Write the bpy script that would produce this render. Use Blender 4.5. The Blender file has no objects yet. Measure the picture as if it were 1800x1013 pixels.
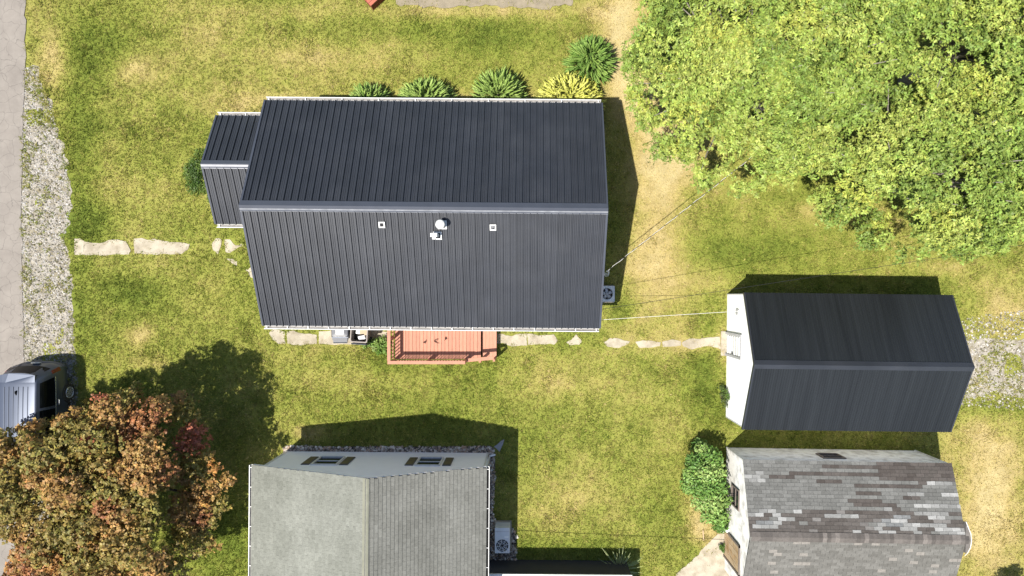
import bpy, bmesh, math, random
import numpy as np
from mathutils import Vector, Matrix

# ------------------------------------------------------------------ camera, sky, sun, exposure
scene = bpy.context.scene
H, NX, NY, FPX = 27.0, 930.0, 520.0, 1200.0      # drone height, nadir point and focal length (1800 px wide picture)
cam_data = bpy.data.cameras.new('camera')
cam = bpy.data.objects.new('camera', cam_data)
scene.collection.objects.link(cam)
cam.location = (0, 0, H)
cam.rotation_euler = (0, 0, 0)
cam_data.sensor_width = 36.0
cam_data.lens = 36.0 * FPX / 1800.0
cam_data.shift_x = (900.0 - NX) / 1800.0
cam_data.shift_y = (NY - 506.5) / 1800.0
cam_data.clip_start = 0.5
cam_data.clip_end = 600.0
scene.camera = cam

SUN = Vector((-0.36, -0.32, 1.0)).normalized()   # towards the sun
world = bpy.data.worlds.new('World')
scene.world = world
world.use_nodes = True
wn = world.node_tree
sky = wn.nodes.new('ShaderNodeTexSky')
sky.sky_type = 'NISHITA'
sky.sun_disc = False
sky.sun_elevation = math.asin(SUN.z)
sky.sun_rotation = math.atan2(SUN.x, SUN.y)
wn.links.new(sky.outputs[0], wn.nodes['Background'].inputs[0])
wn.nodes['Background'].inputs[1].default_value = 0.088

sun_data = bpy.data.lights.new('sun', 'SUN')
sun_data.energy = 4.6
sun_data.angle = math.radians(0.5)
sun_data.color = (1.0, 0.95, 0.86)
sun = bpy.data.objects.new('sun', sun_data)
scene.collection.objects.link(sun)
sun.rotation_euler = SUN.to_track_quat('Z', 'Y').to_euler()
sun.location = (-15, -13, 40)

vs = scene.view_settings
vs.view_transform = 'Standard'
vs.look = 'None'
vs.exposure = 0.92
vs.gamma = 1.0
vs.use_curve_mapping = False

# ------------------------------------------------------------------ helpers
rng = np.random.default_rng(7)
random.seed(7)
COL = scene.collection
R = math.radians
pi = math.pi


def P(px, py, h=0.0):
    s = (H - h) / FPX
    return Vector(((px - NX) * s, (NY - py) * s, h))


def to_px(X, Y, h):
    return NX + X * FPX / (H - h), NY - Y * FPX / (H - h)


def lin(r, g, b, k=0.60):
    def f(c):
        c /= 255.0
        return (c / 12.92 if c <= 0.04045 else ((c + 0.055) / 1.055) ** 2.4) * k
    return (f(r), f(g), f(b))


def tag(o, label=None, cat=None, group=None, kind=None):
    if label: o['label'] = label
    if cat: o['category'] = cat
    if group: o['group'] = group
    if kind: o['kind'] = kind
    return o


def link(name, mesh, mat=None, parent=None, loc=None, rot=None):
    o = bpy.data.objects.new(name, mesh)
    COL.objects.link(o)
    if mat is not None and mesh is not None and not mesh.materials:
        mesh.materials.append(mat)
    if parent is not None:
        o.parent = parent
    if loc is not None: o.location = loc
    if rot is not None: o.rotation_euler = rot
    return o


def empty(name, loc=(0, 0, 0), rz=0.0):
    o = bpy.data.objects.new(name, None)
    o.empty_display_size = 0.3
    COL.objects.link(o)
    o.location = loc
    o.rotation_euler = (0, 0, rz)
    return o


class MB:
    """collects polygons for ONE mesh"""
    def __init__(self):
        self.v = []
        self.f = []

    def poly(self, pts):
        n = len(self.v)
        self.v += [tuple(p) for p in pts]
        self.f.append(list(range(n, n + len(pts))))
        return self

    def hexa(self, p):
        """8 corners: bottom 4 (ccw), top 4 (ccw)"""
        n = len(self.v)
        self.v += [tuple(q) for q in p]
        for f in ((3, 2, 1, 0), (4, 5, 6, 7), (0, 1, 5, 4), (1, 2, 6, 5), (2, 3, 7, 6), (3, 0, 4, 7)):
            self.f.append([n + i for i in f])
        return self

    def box(self, x0, x1, y0, y1, z0, z1):
        return self.hexa([(x0, y0, z0), (x1, y0, z0), (x1, y1, z0), (x0, y1, z0),
                          (x0, y0, z1), (x1, y0, z1), (x1, y1, z1), (x0, y1, z1)])

    def bar(self, a, b, w, t, up=(0, 0, 1)):
        """rectangular bar from a to b, w sideways, t along up"""
        a, b, up = Vector(a), Vector(b), Vector(up)
        d = (b - a).normalized()
        s = d.cross(up)
        if s.length < 1e-4: s = d.cross(Vector((1, 0, 0)))
        s.normalize()
        u = s.cross(d).normalized()
        s *= w / 2; u *= t / 2
        return self.hexa([a - s - u, a + s - u, b + s - u, b - s - u, a - s + u, a + s + u, b + s + u, b - s + u])

    def prism(self, pts, z0, z1):
        """plan polygon (ccw) pulled up"""
        n = len(self.v); k = len(pts)
        self.v += [(p[0], p[1], z0) for p in pts] + [(p[0], p[1], z1) for p in pts]
        self.f.append([n + i for i in reversed(range(k))])
        self.f.append([n + k + i for i in range(k)])
        for i in range(k):
            j = (i + 1) % k
            self.f.append([n + i, n + j, n + k + j, n + k + i])
        return self

    def extrude_profile(self, prof, a, b, axis):
        """closed profile (list of 2 coords) swept along axis from a to b; axis 'x' -> (y,z) profile, 'y' -> (x,z)"""
        n = len(self.v); k = len(prof)
        for t in (a, b):
            for q in prof:
                self.v.append((t, q[0], q[1]) if axis == 'x' else (q[0], t, q[1]))
        self.f.append([n + i for i in range(k)])
        self.f.append([n + k + i for i in reversed(range(k))])
        for i in range(k):
            j = (i + 1) % k
            self.f.append([n + j, n + i, n + k + i, n + k + j])
        return self

    def tube(self, pts, rad, seg=8, caps=True):
        pts = [Vector(p) for p in pts]
        if not hasattr(rad, '__len__'): rad = [rad] * len(pts)
        n = len(self.v)
        ref = None
        for i, p in enumerate(pts):
            d = (pts[min(i + 1, len(pts) - 1)] - pts[max(i - 1, 0)])
            d = d.normalized() if d.length > 1e-9 else Vector((0, 0, 1))
            if ref is None or abs(ref.dot(d)) > 0.95:
                ref = Vector((0, 0, 1)) if abs(d.z) < 0.9 else Vector((1, 0, 0))
            s = d.cross(ref).normalized(); u = s.cross(d)
            for k in range(seg):
                a = 2 * pi * k / seg
                self.v.append(tuple(p + (s * math.cos(a) + u * math.sin(a)) * rad[i]))
        for i in range(len(pts) - 1):
            for k in range(seg):
                k2 = (k + 1) % seg
                self.f.append([n + i * seg + k, n + i * seg + k2, n + (i + 1) * seg + k2, n + (i + 1) * seg + k])
        if caps:
            self.f.append([n + k for k in reversed(range(seg))])
            self.f.append([n + (len(pts) - 1) * seg + k for k in range(seg)])
        return self

    def lathe(self, prof, seg=20, c=(0, 0, 0)):
        """profile of (radius, z), closed at both ends"""
        n = len(self.v)
        for r, z in prof:
            for k in range(seg):
                a = 2 * pi * k / seg
                self.v.append((c[0] + r * math.cos(a), c[1] + r * math.sin(a), c[2] + z))
        m = len(prof)
        for i in range(m - 1):
            for k in range(seg):
                k2 = (k + 1) % seg
                self.f.append([n + i * seg + k, n + i * seg + k2, n + (i + 1) * seg + k2, n + (i + 1) * seg + k])
        self.f.append([n + k for k in reversed(range(seg))])
        self.f.append([n + (m - 1) * seg + k for k in range(seg)])
        return self

    def mesh(self, name):
        me = bpy.data.meshes.new(name)
        me.from_pydata(self.v, [], self.f)
        me.update()
        bm = bmesh.new(); bm.from_mesh(me)
        bmesh.ops.recalc_face_normals(bm, faces=bm.faces)
        bm.to_mesh(me); bm.free()
        return me

    def build(self, name, mat, parent=None, loc=None, rot=None, smooth=False, bevel=0.0):
        me = self.mesh(name)
        if smooth:
            me.polygons.foreach_set('use_smooth', [True] * len(me.polygons))
        o = link(name, me, mat, parent, loc, rot)
        if bevel > 0:
            m = o.modifiers.new('bevel', 'BEVEL')
            m.width = bevel; m.segments = 2; m.limit_method = 'ANGLE'; m.angle_limit = R(40)
        return o


def array_mesh(name, V, F, C=None, flat=False):
    """fast mesh from numpy: V (n,3), F (m,k), C (n,3) point colours"""
    me = bpy.data.meshes.new(name)
    V = np.asarray(V, dtype=np.float32); F = np.asarray(F, dtype=np.int32)
    m, k = F.shape
    me.vertices.add(len(V)); me.vertices.foreach_set('co', V.ravel())
    me.loops.add(m * k); me.loops.foreach_set('vertex_index', F.ravel())
    me.polygons.add(m)
    me.polygons.foreach_set('loop_start', np.arange(0, m * k, k, dtype=np.int32))
    if C is not None:
        at = me.attributes.new('Col', 'FLOAT_COLOR', 'POINT')
        c4 = np.ones((len(V), 4), dtype=np.float32); c4[:, :3] = C
        at.data.foreach_set('color', c4.ravel())
    me.update(calc_edges=True)
    if flat: me.shade_flat()
    return me


# value noise -------------------------------------------------------
def vnoise(x, y, seed):
    xi = np.floor(x).astype(np.int64); yi = np.floor(y).astype(np.int64)
    xf = x - xi; yf = y - yi
    def h(a, b):
        n = (a * 374761393 + b * 668265263 + seed * 1442695041) & 0xFFFFFFFF
        n = ((n ^ (n >> 13)) * 1274126177) & 0xFFFFFFFF
        n = (n ^ (n >> 16)) & 0xFFFFFFFF
        return n / 4294967295.0
    u = xf * xf * (3 - 2 * xf); v = yf * yf * (3 - 2 * yf)
    return (h(xi, yi) * (1 - u) + h(xi + 1, yi) * u) * (1 - v) + (h(xi, yi + 1) * (1 - u) + h(xi + 1, yi + 1) * u) * v


def fbm(x, y, size, octv=4, seed=1, gain=0.55):
    x = np.asarray(x, float); y = np.asarray(y, float)
    s = 0; a = 1.0; t = 0; f = 1.0 / size
    for i in range(octv):
        s = s + a * vnoise(x * f + 17.3 * i, y * f - 9.1 * i, seed + i); t += a
        a *= gain; f *= 2.03
    return s / t            # 0..1


def in_poly(X, Y, pts):
    X = np.asarray(X); Y = np.asarray(Y)
    c = np.zeros(X.shape, bool)
    n = len(pts)
    for i in range(n):
        x0, y0 = pts[i][0], pts[i][1]; x1, y1 = pts[(i + 1) % n][0], pts[(i + 1) % n][1]
        if y0 == y1: continue
        m = ((y0 > Y) != (y1 > Y)) & (X < (x1 - x0) * (Y - y0) / (y1 - y0) + x0)
        c ^= m
    return c


# materials ---------------------------------------------------------
def new_mat(name):
    m = bpy.data.materials.new(name)
    m.use_nodes = True
    return m, m.node_tree.nodes, m.node_tree.links, m.node_tree.nodes['Principled BSDF']


def mat(name, col, rough=0.6, metal=0.0, var=0.12, scale=3.0, rnd=0.0, bump=0.0, bscale=60.0, fine=0.0, stretch=None, spec=0.5, tint=None):
    """plain surface with blotchy colour variation, per-object variation and fine relief"""
    m, N, L, b = new_mat(name)
    b.inputs['Roughness'].default_value = rough
    b.inputs['Metallic'].default_value = metal
    b.inputs['Specular IOR Level'].default_value = spec
    geo = N.new('ShaderNodeNewGeometry')
    vec = geo.outputs['Position']
    if stretch:
        mp = N.new('ShaderNodeMapping'); mp.inputs['Scale'].default_value = stretch
        L.new(vec, mp.inputs[0]); vec = mp.outputs[0]
    n1 = N.new('ShaderNodeTexNoise'); n1.inputs['Scale'].default_value = scale; n1.inputs['Detail'].default_value = 5
    L.new(vec, n1.inputs['Vector'])
    mul = N.new('ShaderNodeMapRange'); mul.inputs[1].default_value = 0.25; mul.inputs[2].default_value = 0.75
    mul.inputs[3].default_value = 1 - var; mul.inputs[4].default_value = 1 + var
    L.new(n1.outputs[0], mul.inputs[0])
    val = mul.outputs[0]
    if fine > 0:
        n2 = N.new('ShaderNodeTexNoise'); n2.inputs['Scale'].default_value = 45; n2.inputs['Detail'].default_value = 3
        L.new(vec, n2.inputs['Vector'])
        r2 = N.new('ShaderNodeMapRange'); r2.inputs[1].default_value = 0.3; r2.inputs[2].default_value = 0.7
        r2.inputs[3].default_value = 1 - fine; r2.inputs[4].default_value = 1 + fine
        L.new(n2.outputs[0], r2.inputs[0])
        mm = N.new('ShaderNodeMath'); mm.operation = 'MULTIPLY'
        L.new(val, mm.inputs[0]); L.new(r2.outputs[0], mm.inputs[1]); val = mm.outputs[0]
    if rnd > 0:
        oi = N.new('ShaderNodeObjectInfo')
        r3 = N.new('ShaderNodeMapRange'); r3.inputs[3].default_value = 1 - rnd; r3.inputs[4].default_value = 1 + rnd
        L.new(oi.outputs['Random'], r3.inputs[0])
        mm = N.new('ShaderNodeMath'); mm.operation = 'MULTIPLY'
        L.new(val, mm.inputs[0]); L.new(r3.outputs[0], mm.inputs[1]); val = mm.outputs[0]
    base = N.new('ShaderNodeRGB'); base.outputs[0].default_value = (*col, 1)
    bc = base.outputs[0]
    if tint:
        n4 = N.new('ShaderNodeTexNoise'); n4.inputs['Scale'].default_value = scale * 0.6; n4.inputs['Detail'].default_value = 6
        L.new(geo.outputs['Position'], n4.inputs['Vector'])
        r4 = N.new('ShaderNodeMapRange'); r4.inputs[1].default_value = 0.45; r4.inputs[2].default_value = 0.7
        L.new(n4.outputs[0], r4.inputs[0])
        mx = N.new('ShaderNodeMix'); mx.data_type = 'RGBA'
        L.new(r4.outputs[0], mx.inputs[0]); L.new(bc, mx.inputs[6]); mx.inputs[7].default_value = (*tint, 1)
        bc = mx.outputs[2]
    vm = N.new('ShaderNodeVectorMath'); vm.operation = 'SCALE'
    L.new(bc, vm.inputs[0]); L.new(val, vm.inputs['Scale'])
    L.new(vm.outputs[0], b.inputs['Base Color'])
    if bump > 0:
        n3 = N.new('ShaderNodeTexNoise'); n3.inputs['Scale'].default_value = bscale; n3.inputs['Detail'].default_value = 4
        L.new(vec, n3.inputs['Vector'])
        bp = N.new('ShaderNodeBump'); bp.inputs['Strength'].default_value = bump; bp.inputs['Distance'].default_value = 0.02
        L.new(n3.outputs[0], bp.inputs['Height']); L.new(bp.outputs[0], b.inputs['Normal'])
    return m


def attr_mat(name, rough=0.8, transl=0.0, spec=0.25, bump=0.0, grit=0.0):
    """colour comes from the mesh's own per-leaf / per-blade colour"""
    m, N, L, b = new_mat(name)
    a = N.new('ShaderNodeAttribute'); a.attribute_name = 'Col'
    b.inputs['Roughness'].default_value = rough
    b.inputs['Specular IOR Level'].default_value = spec
    L.new(a.outputs['Color'], b.inputs['Base Color'])
    if grit > 0:                      # granule loss and weather stains
        geo = N.new('ShaderNodeNewGeometry'); val = None
        for sc, amt in ((32.0, grit), (9.0, grit * .6), (0.9, grit * .3)):
            nz = N.new('ShaderNodeTexNoise'); nz.inputs['Scale'].default_value = sc; nz.inputs['Detail'].default_value = 4
            L.new(geo.outputs['Position'], nz.inputs['Vector'])
            mr = N.new('ShaderNodeMapRange'); mr.inputs[1].default_value = .3; mr.inputs[2].default_value = .7
            mr.inputs[3].default_value = 1 - amt; mr.inputs[4].default_value = 1 + amt
            L.new(nz.outputs[0], mr.inputs[0])
            if val is None: val = mr.outputs[0]
            else:
                mm = N.new('ShaderNodeMath'); mm.operation = 'MULTIPLY'
                L.new(val, mm.inputs[0]); L.new(mr.outputs[0], mm.inputs[1]); val = mm.outputs[0]
        vm = N.new('ShaderNodeVectorMath'); vm.operation = 'SCALE'
        L.new(a.outputs['Color'], vm.inputs[0]); L.new(val, vm.inputs['Scale'])
        L.new(vm.outputs[0], b.inputs['Base Color'])
    if bump > 0:
        geo = N.new('ShaderNodeNewGeometry')
        n3 = N.new('ShaderNodeTexNoise'); n3.inputs['Scale'].default_value = 22; n3.inputs['Detail'].default_value = 6
        L.new(geo.outputs['Position'], n3.inputs['Vector'])
        bp = N.new('ShaderNodeBump'); bp.inputs['Strength'].default_value = bump; bp.inputs['Distance'].default_value = 0.05
        L.new(n3.outputs[0], bp.inputs['Height']); L.new(bp.outputs[0], b.inputs['Normal'])
    if transl > 0:
        t = N.new('ShaderNodeBsdfTranslucent'); L.new(a.outputs['Color'], t.inputs[0])
        mx = N.new('ShaderNodeMixShader'); mx.inputs[0].default_value = transl
        L.new(b.outputs[0], mx.inputs[1]); L.new(t.outputs[0], mx.inputs[2])
        L.new(mx.outputs[0], N['Material Output'].inputs[0])
    return m


M = {}
M['metal_roof'] = mat('dark_blue_metal_roof', (0.0205, 0.0226, 0.0285), rough=0.43, var=0.16, scale=1.5, rnd=0.09, fine=0.14, spec=0.62, tint=(0.027, 0.029, 0.035))
M['metal_trim'] = mat('dark_metal_trim', (0.045, 0.05, 0.065), rough=0.38, var=0.10, scale=2, spec=0.6)
M['metal_cap'] = mat('sunlit_ridge_hem', (0.20, 0.205, 0.22), rough=0.42, var=0.25, scale=5, spec=0.6)
M['garage_roof'] = mat('dark_green_grey_sheet_roof', (0.0110, 0.0128, 0.0142), rough=0.44, var=0.34, scale=1.0, rnd=0.16, fine=0.16, spec=0.52, stretch=(7.0, 0.25, 0.25))
M['white'] = mat('white_painted_siding', (0.88, 0.88, 0.87), rough=0.55, var=0.03, scale=4)
M['white_metal'] = mat('white_gutter_metal', (0.62, 0.62, 0.61), rough=0.4, var=0.12, scale=8)
M['gutter_in'] = mat('dirty_gutter_trough', (0.20, 0.19, 0.18), rough=0.8, var=0.35, scale=9)
M['siding'] = mat('pale_vinyl_siding', (0.88, 0.88, 0.89), rough=0.5, var=0.03, scale=3)
M['peel'] = mat('peeling_white_boards', (0.70, 0.69, 0.66), rough=0.8, var=0.12, scale=5, tint=(0.42, 0.40, 0.37), fine=0.16, stretch=(1, 1, 6))
M['glass'] = mat('dark_window_glass', (0.012, 0.016, 0.024), rough=0.08, var=0.1, spec=0.7)
M['frame_dark'] = mat('dark_window_frame', (0.08, 0.085, 0.10), rough=0.5)
M['shutter'] = mat('olive_brown_shutter', (0.115, 0.095, 0.05), rough=0.6, var=0.15)
M['deck'] = mat('red_stained_deck_board', lin(220, 152, 124, 0.54), rough=0.7, var=0.16, scale=5, rnd=0.13, fine=0.10, stretch=(6, 0.8, 1))
M['deck_rail'] = mat('red_stained_rail', lin(218, 152, 122, 0.56), rough=0.7, var=0.12, scale=6, rnd=0.06, fine=0.08)
M['deck_dark'] = mat('red_brown_deck_frame', lin(150, 70, 50, 0.6), rough=0.8, var=0.15, scale=6)
M['knot'] = mat('dark_leaf_litter', (0.05, 0.02, 0.015), rough=0.9)
M['asphalt'] = None
M['concrete'] = mat('weathered_pale_concrete', lin(226, 214, 190, 0.46), rough=0.9, var=0.14, scale=4, rnd=0.07, fine=0.10, bump=0.3, tint=lin(190, 176, 150, 0.46))
M['gravel_sheet'] = mat('pale_crushed_gravel', lin(214, 206, 192, 0.44), rough=0.95, var=0.22, scale=5, fine=0.30, bump=0.9, bscale=28, tint=lin(168, 156, 122, 0.42))
M['dirt'] = mat('grey_bare_dirt', lin(186, 172, 146, 0.44), rough=0.95, var=0.2, scale=4, fine=0.2, bump=0.5, bscale=40)
M['black_plastic'] = mat('dark_grey_bin_plastic', (0.045, 0.05, 0.065), rough=0.45, var=0.15, scale=8)
M['bin_rim'] = mat('worn_bin_rim', (0.22, 0.19, 0.17), rough=0.6, var=0.2, scale=10)
M['paper'] = mat('white_paper', (0.75, 0.75, 0.72), rough=0.8)
M['card'] = mat('tan_cardboard', (0.50, 0.40, 0.27), rough=0.85, rnd=0.25)
M['purple'] = mat('purple_rubbish_bag', (0.06, 0.025, 0.05), rough=0.4)
M['ac'] = mat('grey_unit_casing', (0.58, 0.60, 0.62), rough=0.5, var=0.08)
M['ac_dark'] = mat('dark_fan_well', (0.02, 0.02, 0.025), rough=0.7)
M['ac_light'] = mat('light_fan_metal', (0.45, 0.45, 0.47), rough=0.45)
M['wing_hem_lit'] = mat('sunlit_wing_hem', (0.34, 0.34, 0.36), rough=0.5, var=0.15, scale=6)
M['galv'] = mat('galvanised_vent', (0.55, 0.55, 0.53), rough=0.45, var=0.2, scale=12)
M['cable_black'] = mat('black_cable', (0.012, 0.012, 0.012), rough=0.6)
M['cable_white'] = mat('pale_cable', (0.68, 0.66, 0.62), rough=0.6)
M['bark'] = mat('grey_bark', (0.20, 0.18, 0.15), rough=0.95, var=0.3, scale=8, fine=0.2)
M['bark_dark'] = mat('dark_bark', (0.06, 0.045, 0.035), rough=0.95, var=0.3, scale=8)
M['leaf'] = attr_mat('leaves', rough=0.55, transl=0.15, spec=0.30)
M['needle'] = attr_mat('needles', rough=0.7, transl=0.12, spec=0.2)
M['grass'] = attr_mat('grass_blades', rough=0.8, transl=0.25, spec=0.12)
M['lawn'] = attr_mat('lawn_ground', rough=0.95, spec=0.1, bump=0.8)
M['stone'] = attr_mat('stones', rough=0.9, spec=0.2)
M['shingle'] = attr_mat('asphalt_shingle', rough=0.9, spec=0.2, grit=0.17)
M['car'] = mat('silver_blue_car_paint', (0.055, 0.068, 0.10), rough=0.36, metal=0.40, var=0.03, spec=0.6)
M['car_glass'] = mat('dark_car_glass', (0.004, 0.005, 0.006), rough=0.10, spec=0.12)
M['tyre'] = mat('tyre_rubber', (0.02, 0.02, 0.02), rough=0.85)
M['rim'] = mat('alloy_rim', (0.62, 0.63, 0.65), rough=0.3, metal=0.7)
M['red_lamp'] = mat('red_tail_lamp', (0.14, 0.012, 0.01), rough=0.2)
M['chrome'] = mat('bright_metal', (0.75, 0.76, 0.78), rough=0.2, metal=0.8)
M['brick_red'] = mat('red_brown_wood', lin(196, 112, 88, 0.6), rough=0.8, var=0.15)
M['brick'] = mat('red_brick', (0.22, 0.06, 0.045), rough=0.85, var=0.2)
M['board'] = mat('bare_plywood', lin(224, 196, 158, 0.6), rough=0.8, var=0.14, scale=5, tint=lin(200, 160, 110, .6))
M['dark_in'] = mat('dark_interior', (0.012, 0.011, 0.010), rough=0.9)
M['old_wood'] = mat('grey_old_wood', (0.16, 0.13, 0.11), rough=0.9, var=0.25)
M['old_grey'] = mat('dark_grey_felt', (0.10, 0.10, 0.095), rough=0.95)
M['membrane_shade'] = mat('dark_membrane_and_shade', (0.03, 0.03, 0.035), rough=0.85)


def road_material():
    m, N, L, b = new_mat('cracked_grey_asphalt')
    b.inputs['Roughness'].default_value = 0.9
    geo = N.new('ShaderNodeNewGeometry')
    warp = N.new('ShaderNodeTexNoise'); warp.inputs['Scale'].default_value = 1.6; warp.inputs['Detail'].default_value = 4
    L.new(geo.outputs['Position'], warp.inputs['Vector'])
    add = N.new('ShaderNodeMixRGB'); add.blend_type = 'ADD'; add.inputs[0].default_value = 0.55
    L.new(geo.outputs['Position'], add.inputs[1]); L.new(warp.outputs['Color'], add.inputs[2])
    vo = N.new('ShaderNodeTexVoronoi'); vo.feature = 'DISTANCE_TO_EDGE'; vo.inputs['Scale'].default_value = 2.0
    L.new(add.outputs[0], vo.inputs['Vector'])
    cr = N.new('ShaderNodeMapRange'); cr.inputs[1].default_value = 0.0; cr.inputs[2].default_value = 0.022
    cr.inputs[3].default_value = 0.64; cr.inputs[4].default_value = 1.0
    L.new(vo.outputs['Distance'], cr.inputs[0])
    n = N.new('ShaderNodeTexNoise'); n.inputs['Scale'].default_value = 1.1; n.inputs['Detail'].default_value = 8; n.inputs['Roughness'].default_value = 0.7
    L.new(geo.outputs['Position'], n.inputs['Vector'])
    ramp = N.new('ShaderNodeValToRGB')
    ramp.color_ramp.elements[0].position = 0.3; ramp.color_ramp.elements[0].color = (*lin(176, 166, 156, 0.38), 1)
    ramp.color_ramp.elements[1].position = 0.7; ramp.color_ramp.elements[1].color = (*lin(206, 196, 184, 0.38), 1)
    L.new(n.outputs[0], ramp.inputs[0])
    vm = N.new('ShaderNodeVectorMath'); vm.operation = 'SCALE'
    L.new(ramp.outputs[0], vm.inputs[0]); L.new(cr.outputs[0], vm.inputs['Scale'])
    L.new(vm.outputs[0], b.inputs['Base Color'])
    return m


M['asphalt'] = road_material()

# ------------------------------------------------------------------ places (metres; x east, y north in the picture)
HOUSE = dict(x=-3.41, y=2.875, rz=R(-0.5), half=5.94, run=3.98, he=2.90, hr=4.87)
GARAGE = dict(x=11.515, y=-2.41, rz=R(-0.69), half=3.755, run=2.48, he=2.30, hr=3.525)
SHED = dict(x=11.50, y=-8.48, rz=R(-0.95), half=3.77, run=2.44, he=2.24, hr=3.15)


def rect_world(c, x0, x1, y0, y1):
    ca, sa = math.cos(c['rz']), math.sin(c['rz'])
    return [(c['x'] + x * ca - y * sa, c['y'] + x * sa + y * ca) for x, y in ((x0, y0), (x1, y0), (x1, y1), (x0, y1))]


def pxpoly(pts, h=0.0):
    return [tuple(P(x, y, h)[:2]) for x, y in pts]


FOOT = [rect_world(HOUSE, -5.75, 5.75, -3.68, 3.68), rect_world(HOUSE, -7.75, -5.7, -0.25, 3.4),
        rect_world(GARAGE, -3.70, 3.70, -2.42, 2.42), rect_world(SHED, -3.72, 3.72, -2.40, 2.40),
        [(-9.6, -6.19), (-9.7, -14), (-1.75, -14), (-1.63, -6.24)]]
ROAD = pxpoly([(-320, -6000), (44, -6000), (44, 0), (45, 90), (43, 140), (38, 300), (39, 500), (40, 640), (38, 800), (28, 930), (24, 1100), (24, 7000), (-320, 7000)])
GRAVEL_L = pxpoly([(40, 120), (62, 118), (78, 160), (92, 190), (100, 230), (112, 270), (118, 310), (124, 370), (112, 420), (120, 460), (126, 520), (130, 590), (128, 615), (134, 640), (136, 700), (124, 760), (120, 830), (90, 900), (60, 960), (40, 1013), (30, 1013), (30, 900), (35, 700), (36, 500), (35, 300), (40, 140)])
GRAVEL_R = pxpoly([(1640, 610), (1690, 600), (1730, 592), (1770, 598), (1830, 590), (1830, 690), (1790, 700), (1750, 690), (1700, 702), (1650, 690)])
DIRT_TOP = pxpoly([(690, -30), (1012, -30), (1005, 8), (960, 16), (880, 14), (800, 10), (740, 12), (700, 6)])
PAD = pxpoly([(1180, 1020), (1196, 1006), (1216, 986), (1232, 966), (1246, 952), (1262, 940), (1280, 940), (1285, 985), (1300, 1020)])
BED = [pxpoly([(496, 787), (512, 784), (600, 786), (700, 785), (800, 786), (862, 784), (868, 790), (868, 800), (500, 800)]),
       pxpoly([(852, 790), (868, 790), (870, 840), (866, 900), (874, 922), (900, 926), (908, 945), (906, 1000), (930, 1006), (930, 1030), (845, 1030)])]
SLABS = [  # each concrete slab, traced in the picture
    [(131, 421), (141, 420), (147, 424), (147, 448), (131, 448)],
    [(147.6, 425), (160, 427), (178.6, 427), (178.6, 450), (163, 448), (147.6, 448)],
    [(179.4, 428), (190, 423), (206, 422), (222, 424), (229, 440), (226, 447), (200, 446), (179.4, 449)],
    [(235, 420), (248, 418), (258, 421), (272, 420), (287, 424), (287, 446), (260, 447), (236, 446)],
    [(287.8, 424), (310, 426), (334, 429), (330, 438), (320, 446), (287.8, 446)],
    [(372, 428), (380, 419), (388, 421), (387, 434), (383, 447), (374, 440)],
    [(395, 421), (404, 421), (413, 430), (424, 428), (430, 431), (416, 438), (404, 444), (396, 443)],
    [(398, 455), (410, 455), (417, 460), (416, 467), (408, 463)],
    [(430, 474), (442, 470), (452, 478), (452, 494), (440, 488)],
    [(473, 586), (484, 578), (500, 584), (502, 604), (490, 605), (480, 598)],
    [(505, 585), (516, 582), (536, 588), (556, 589), (557, 605), (520, 607), (505, 604)],
    [(560, 582), (590, 580), (625, 580), (625, 606), (590, 606), (560, 605)],
    [(628, 582), (660, 580), (686, 586), (686, 603), (664, 600), (628, 605)],
    [(872, 586), (900, 590), (906, 588), (926, 587), (926, 607), (900, 609), (884, 603), (872, 604)],
    [(927, 587), (950, 590), (974, 588), (979, 598), (974, 605), (950, 606), (927, 607)],
    [(992, 602), (1004, 597), (1013, 588), (1022, 600), (1018, 606), (1002, 607)],
    [(1061, 602), (1072, 594), (1090, 597), (1108, 600), (1104, 606), (1086, 612), (1068, 609)],
    [(1114, 600), (1130, 597), (1148, 599), (1162, 602), (1160, 609), (1140, 612), (1122, 612)],
    [(1164, 601), (1182, 597), (1196, 600), (1197, 608), (1178, 611), (1166, 610)],
    [(1199, 604), (1212, 596), (1232.4, 596), (1232.4, 611), (1216, 614), (1202, 609)],
    [(1233.2, 596), (1250, 594), (1266, 592), (1267, 614), (1256, 612), (1248, 609), (1233.2, 610)],
]
SPLASH = pxpoly([(868, 785), (886, 772), (884, 782), (878, 795)])

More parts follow.
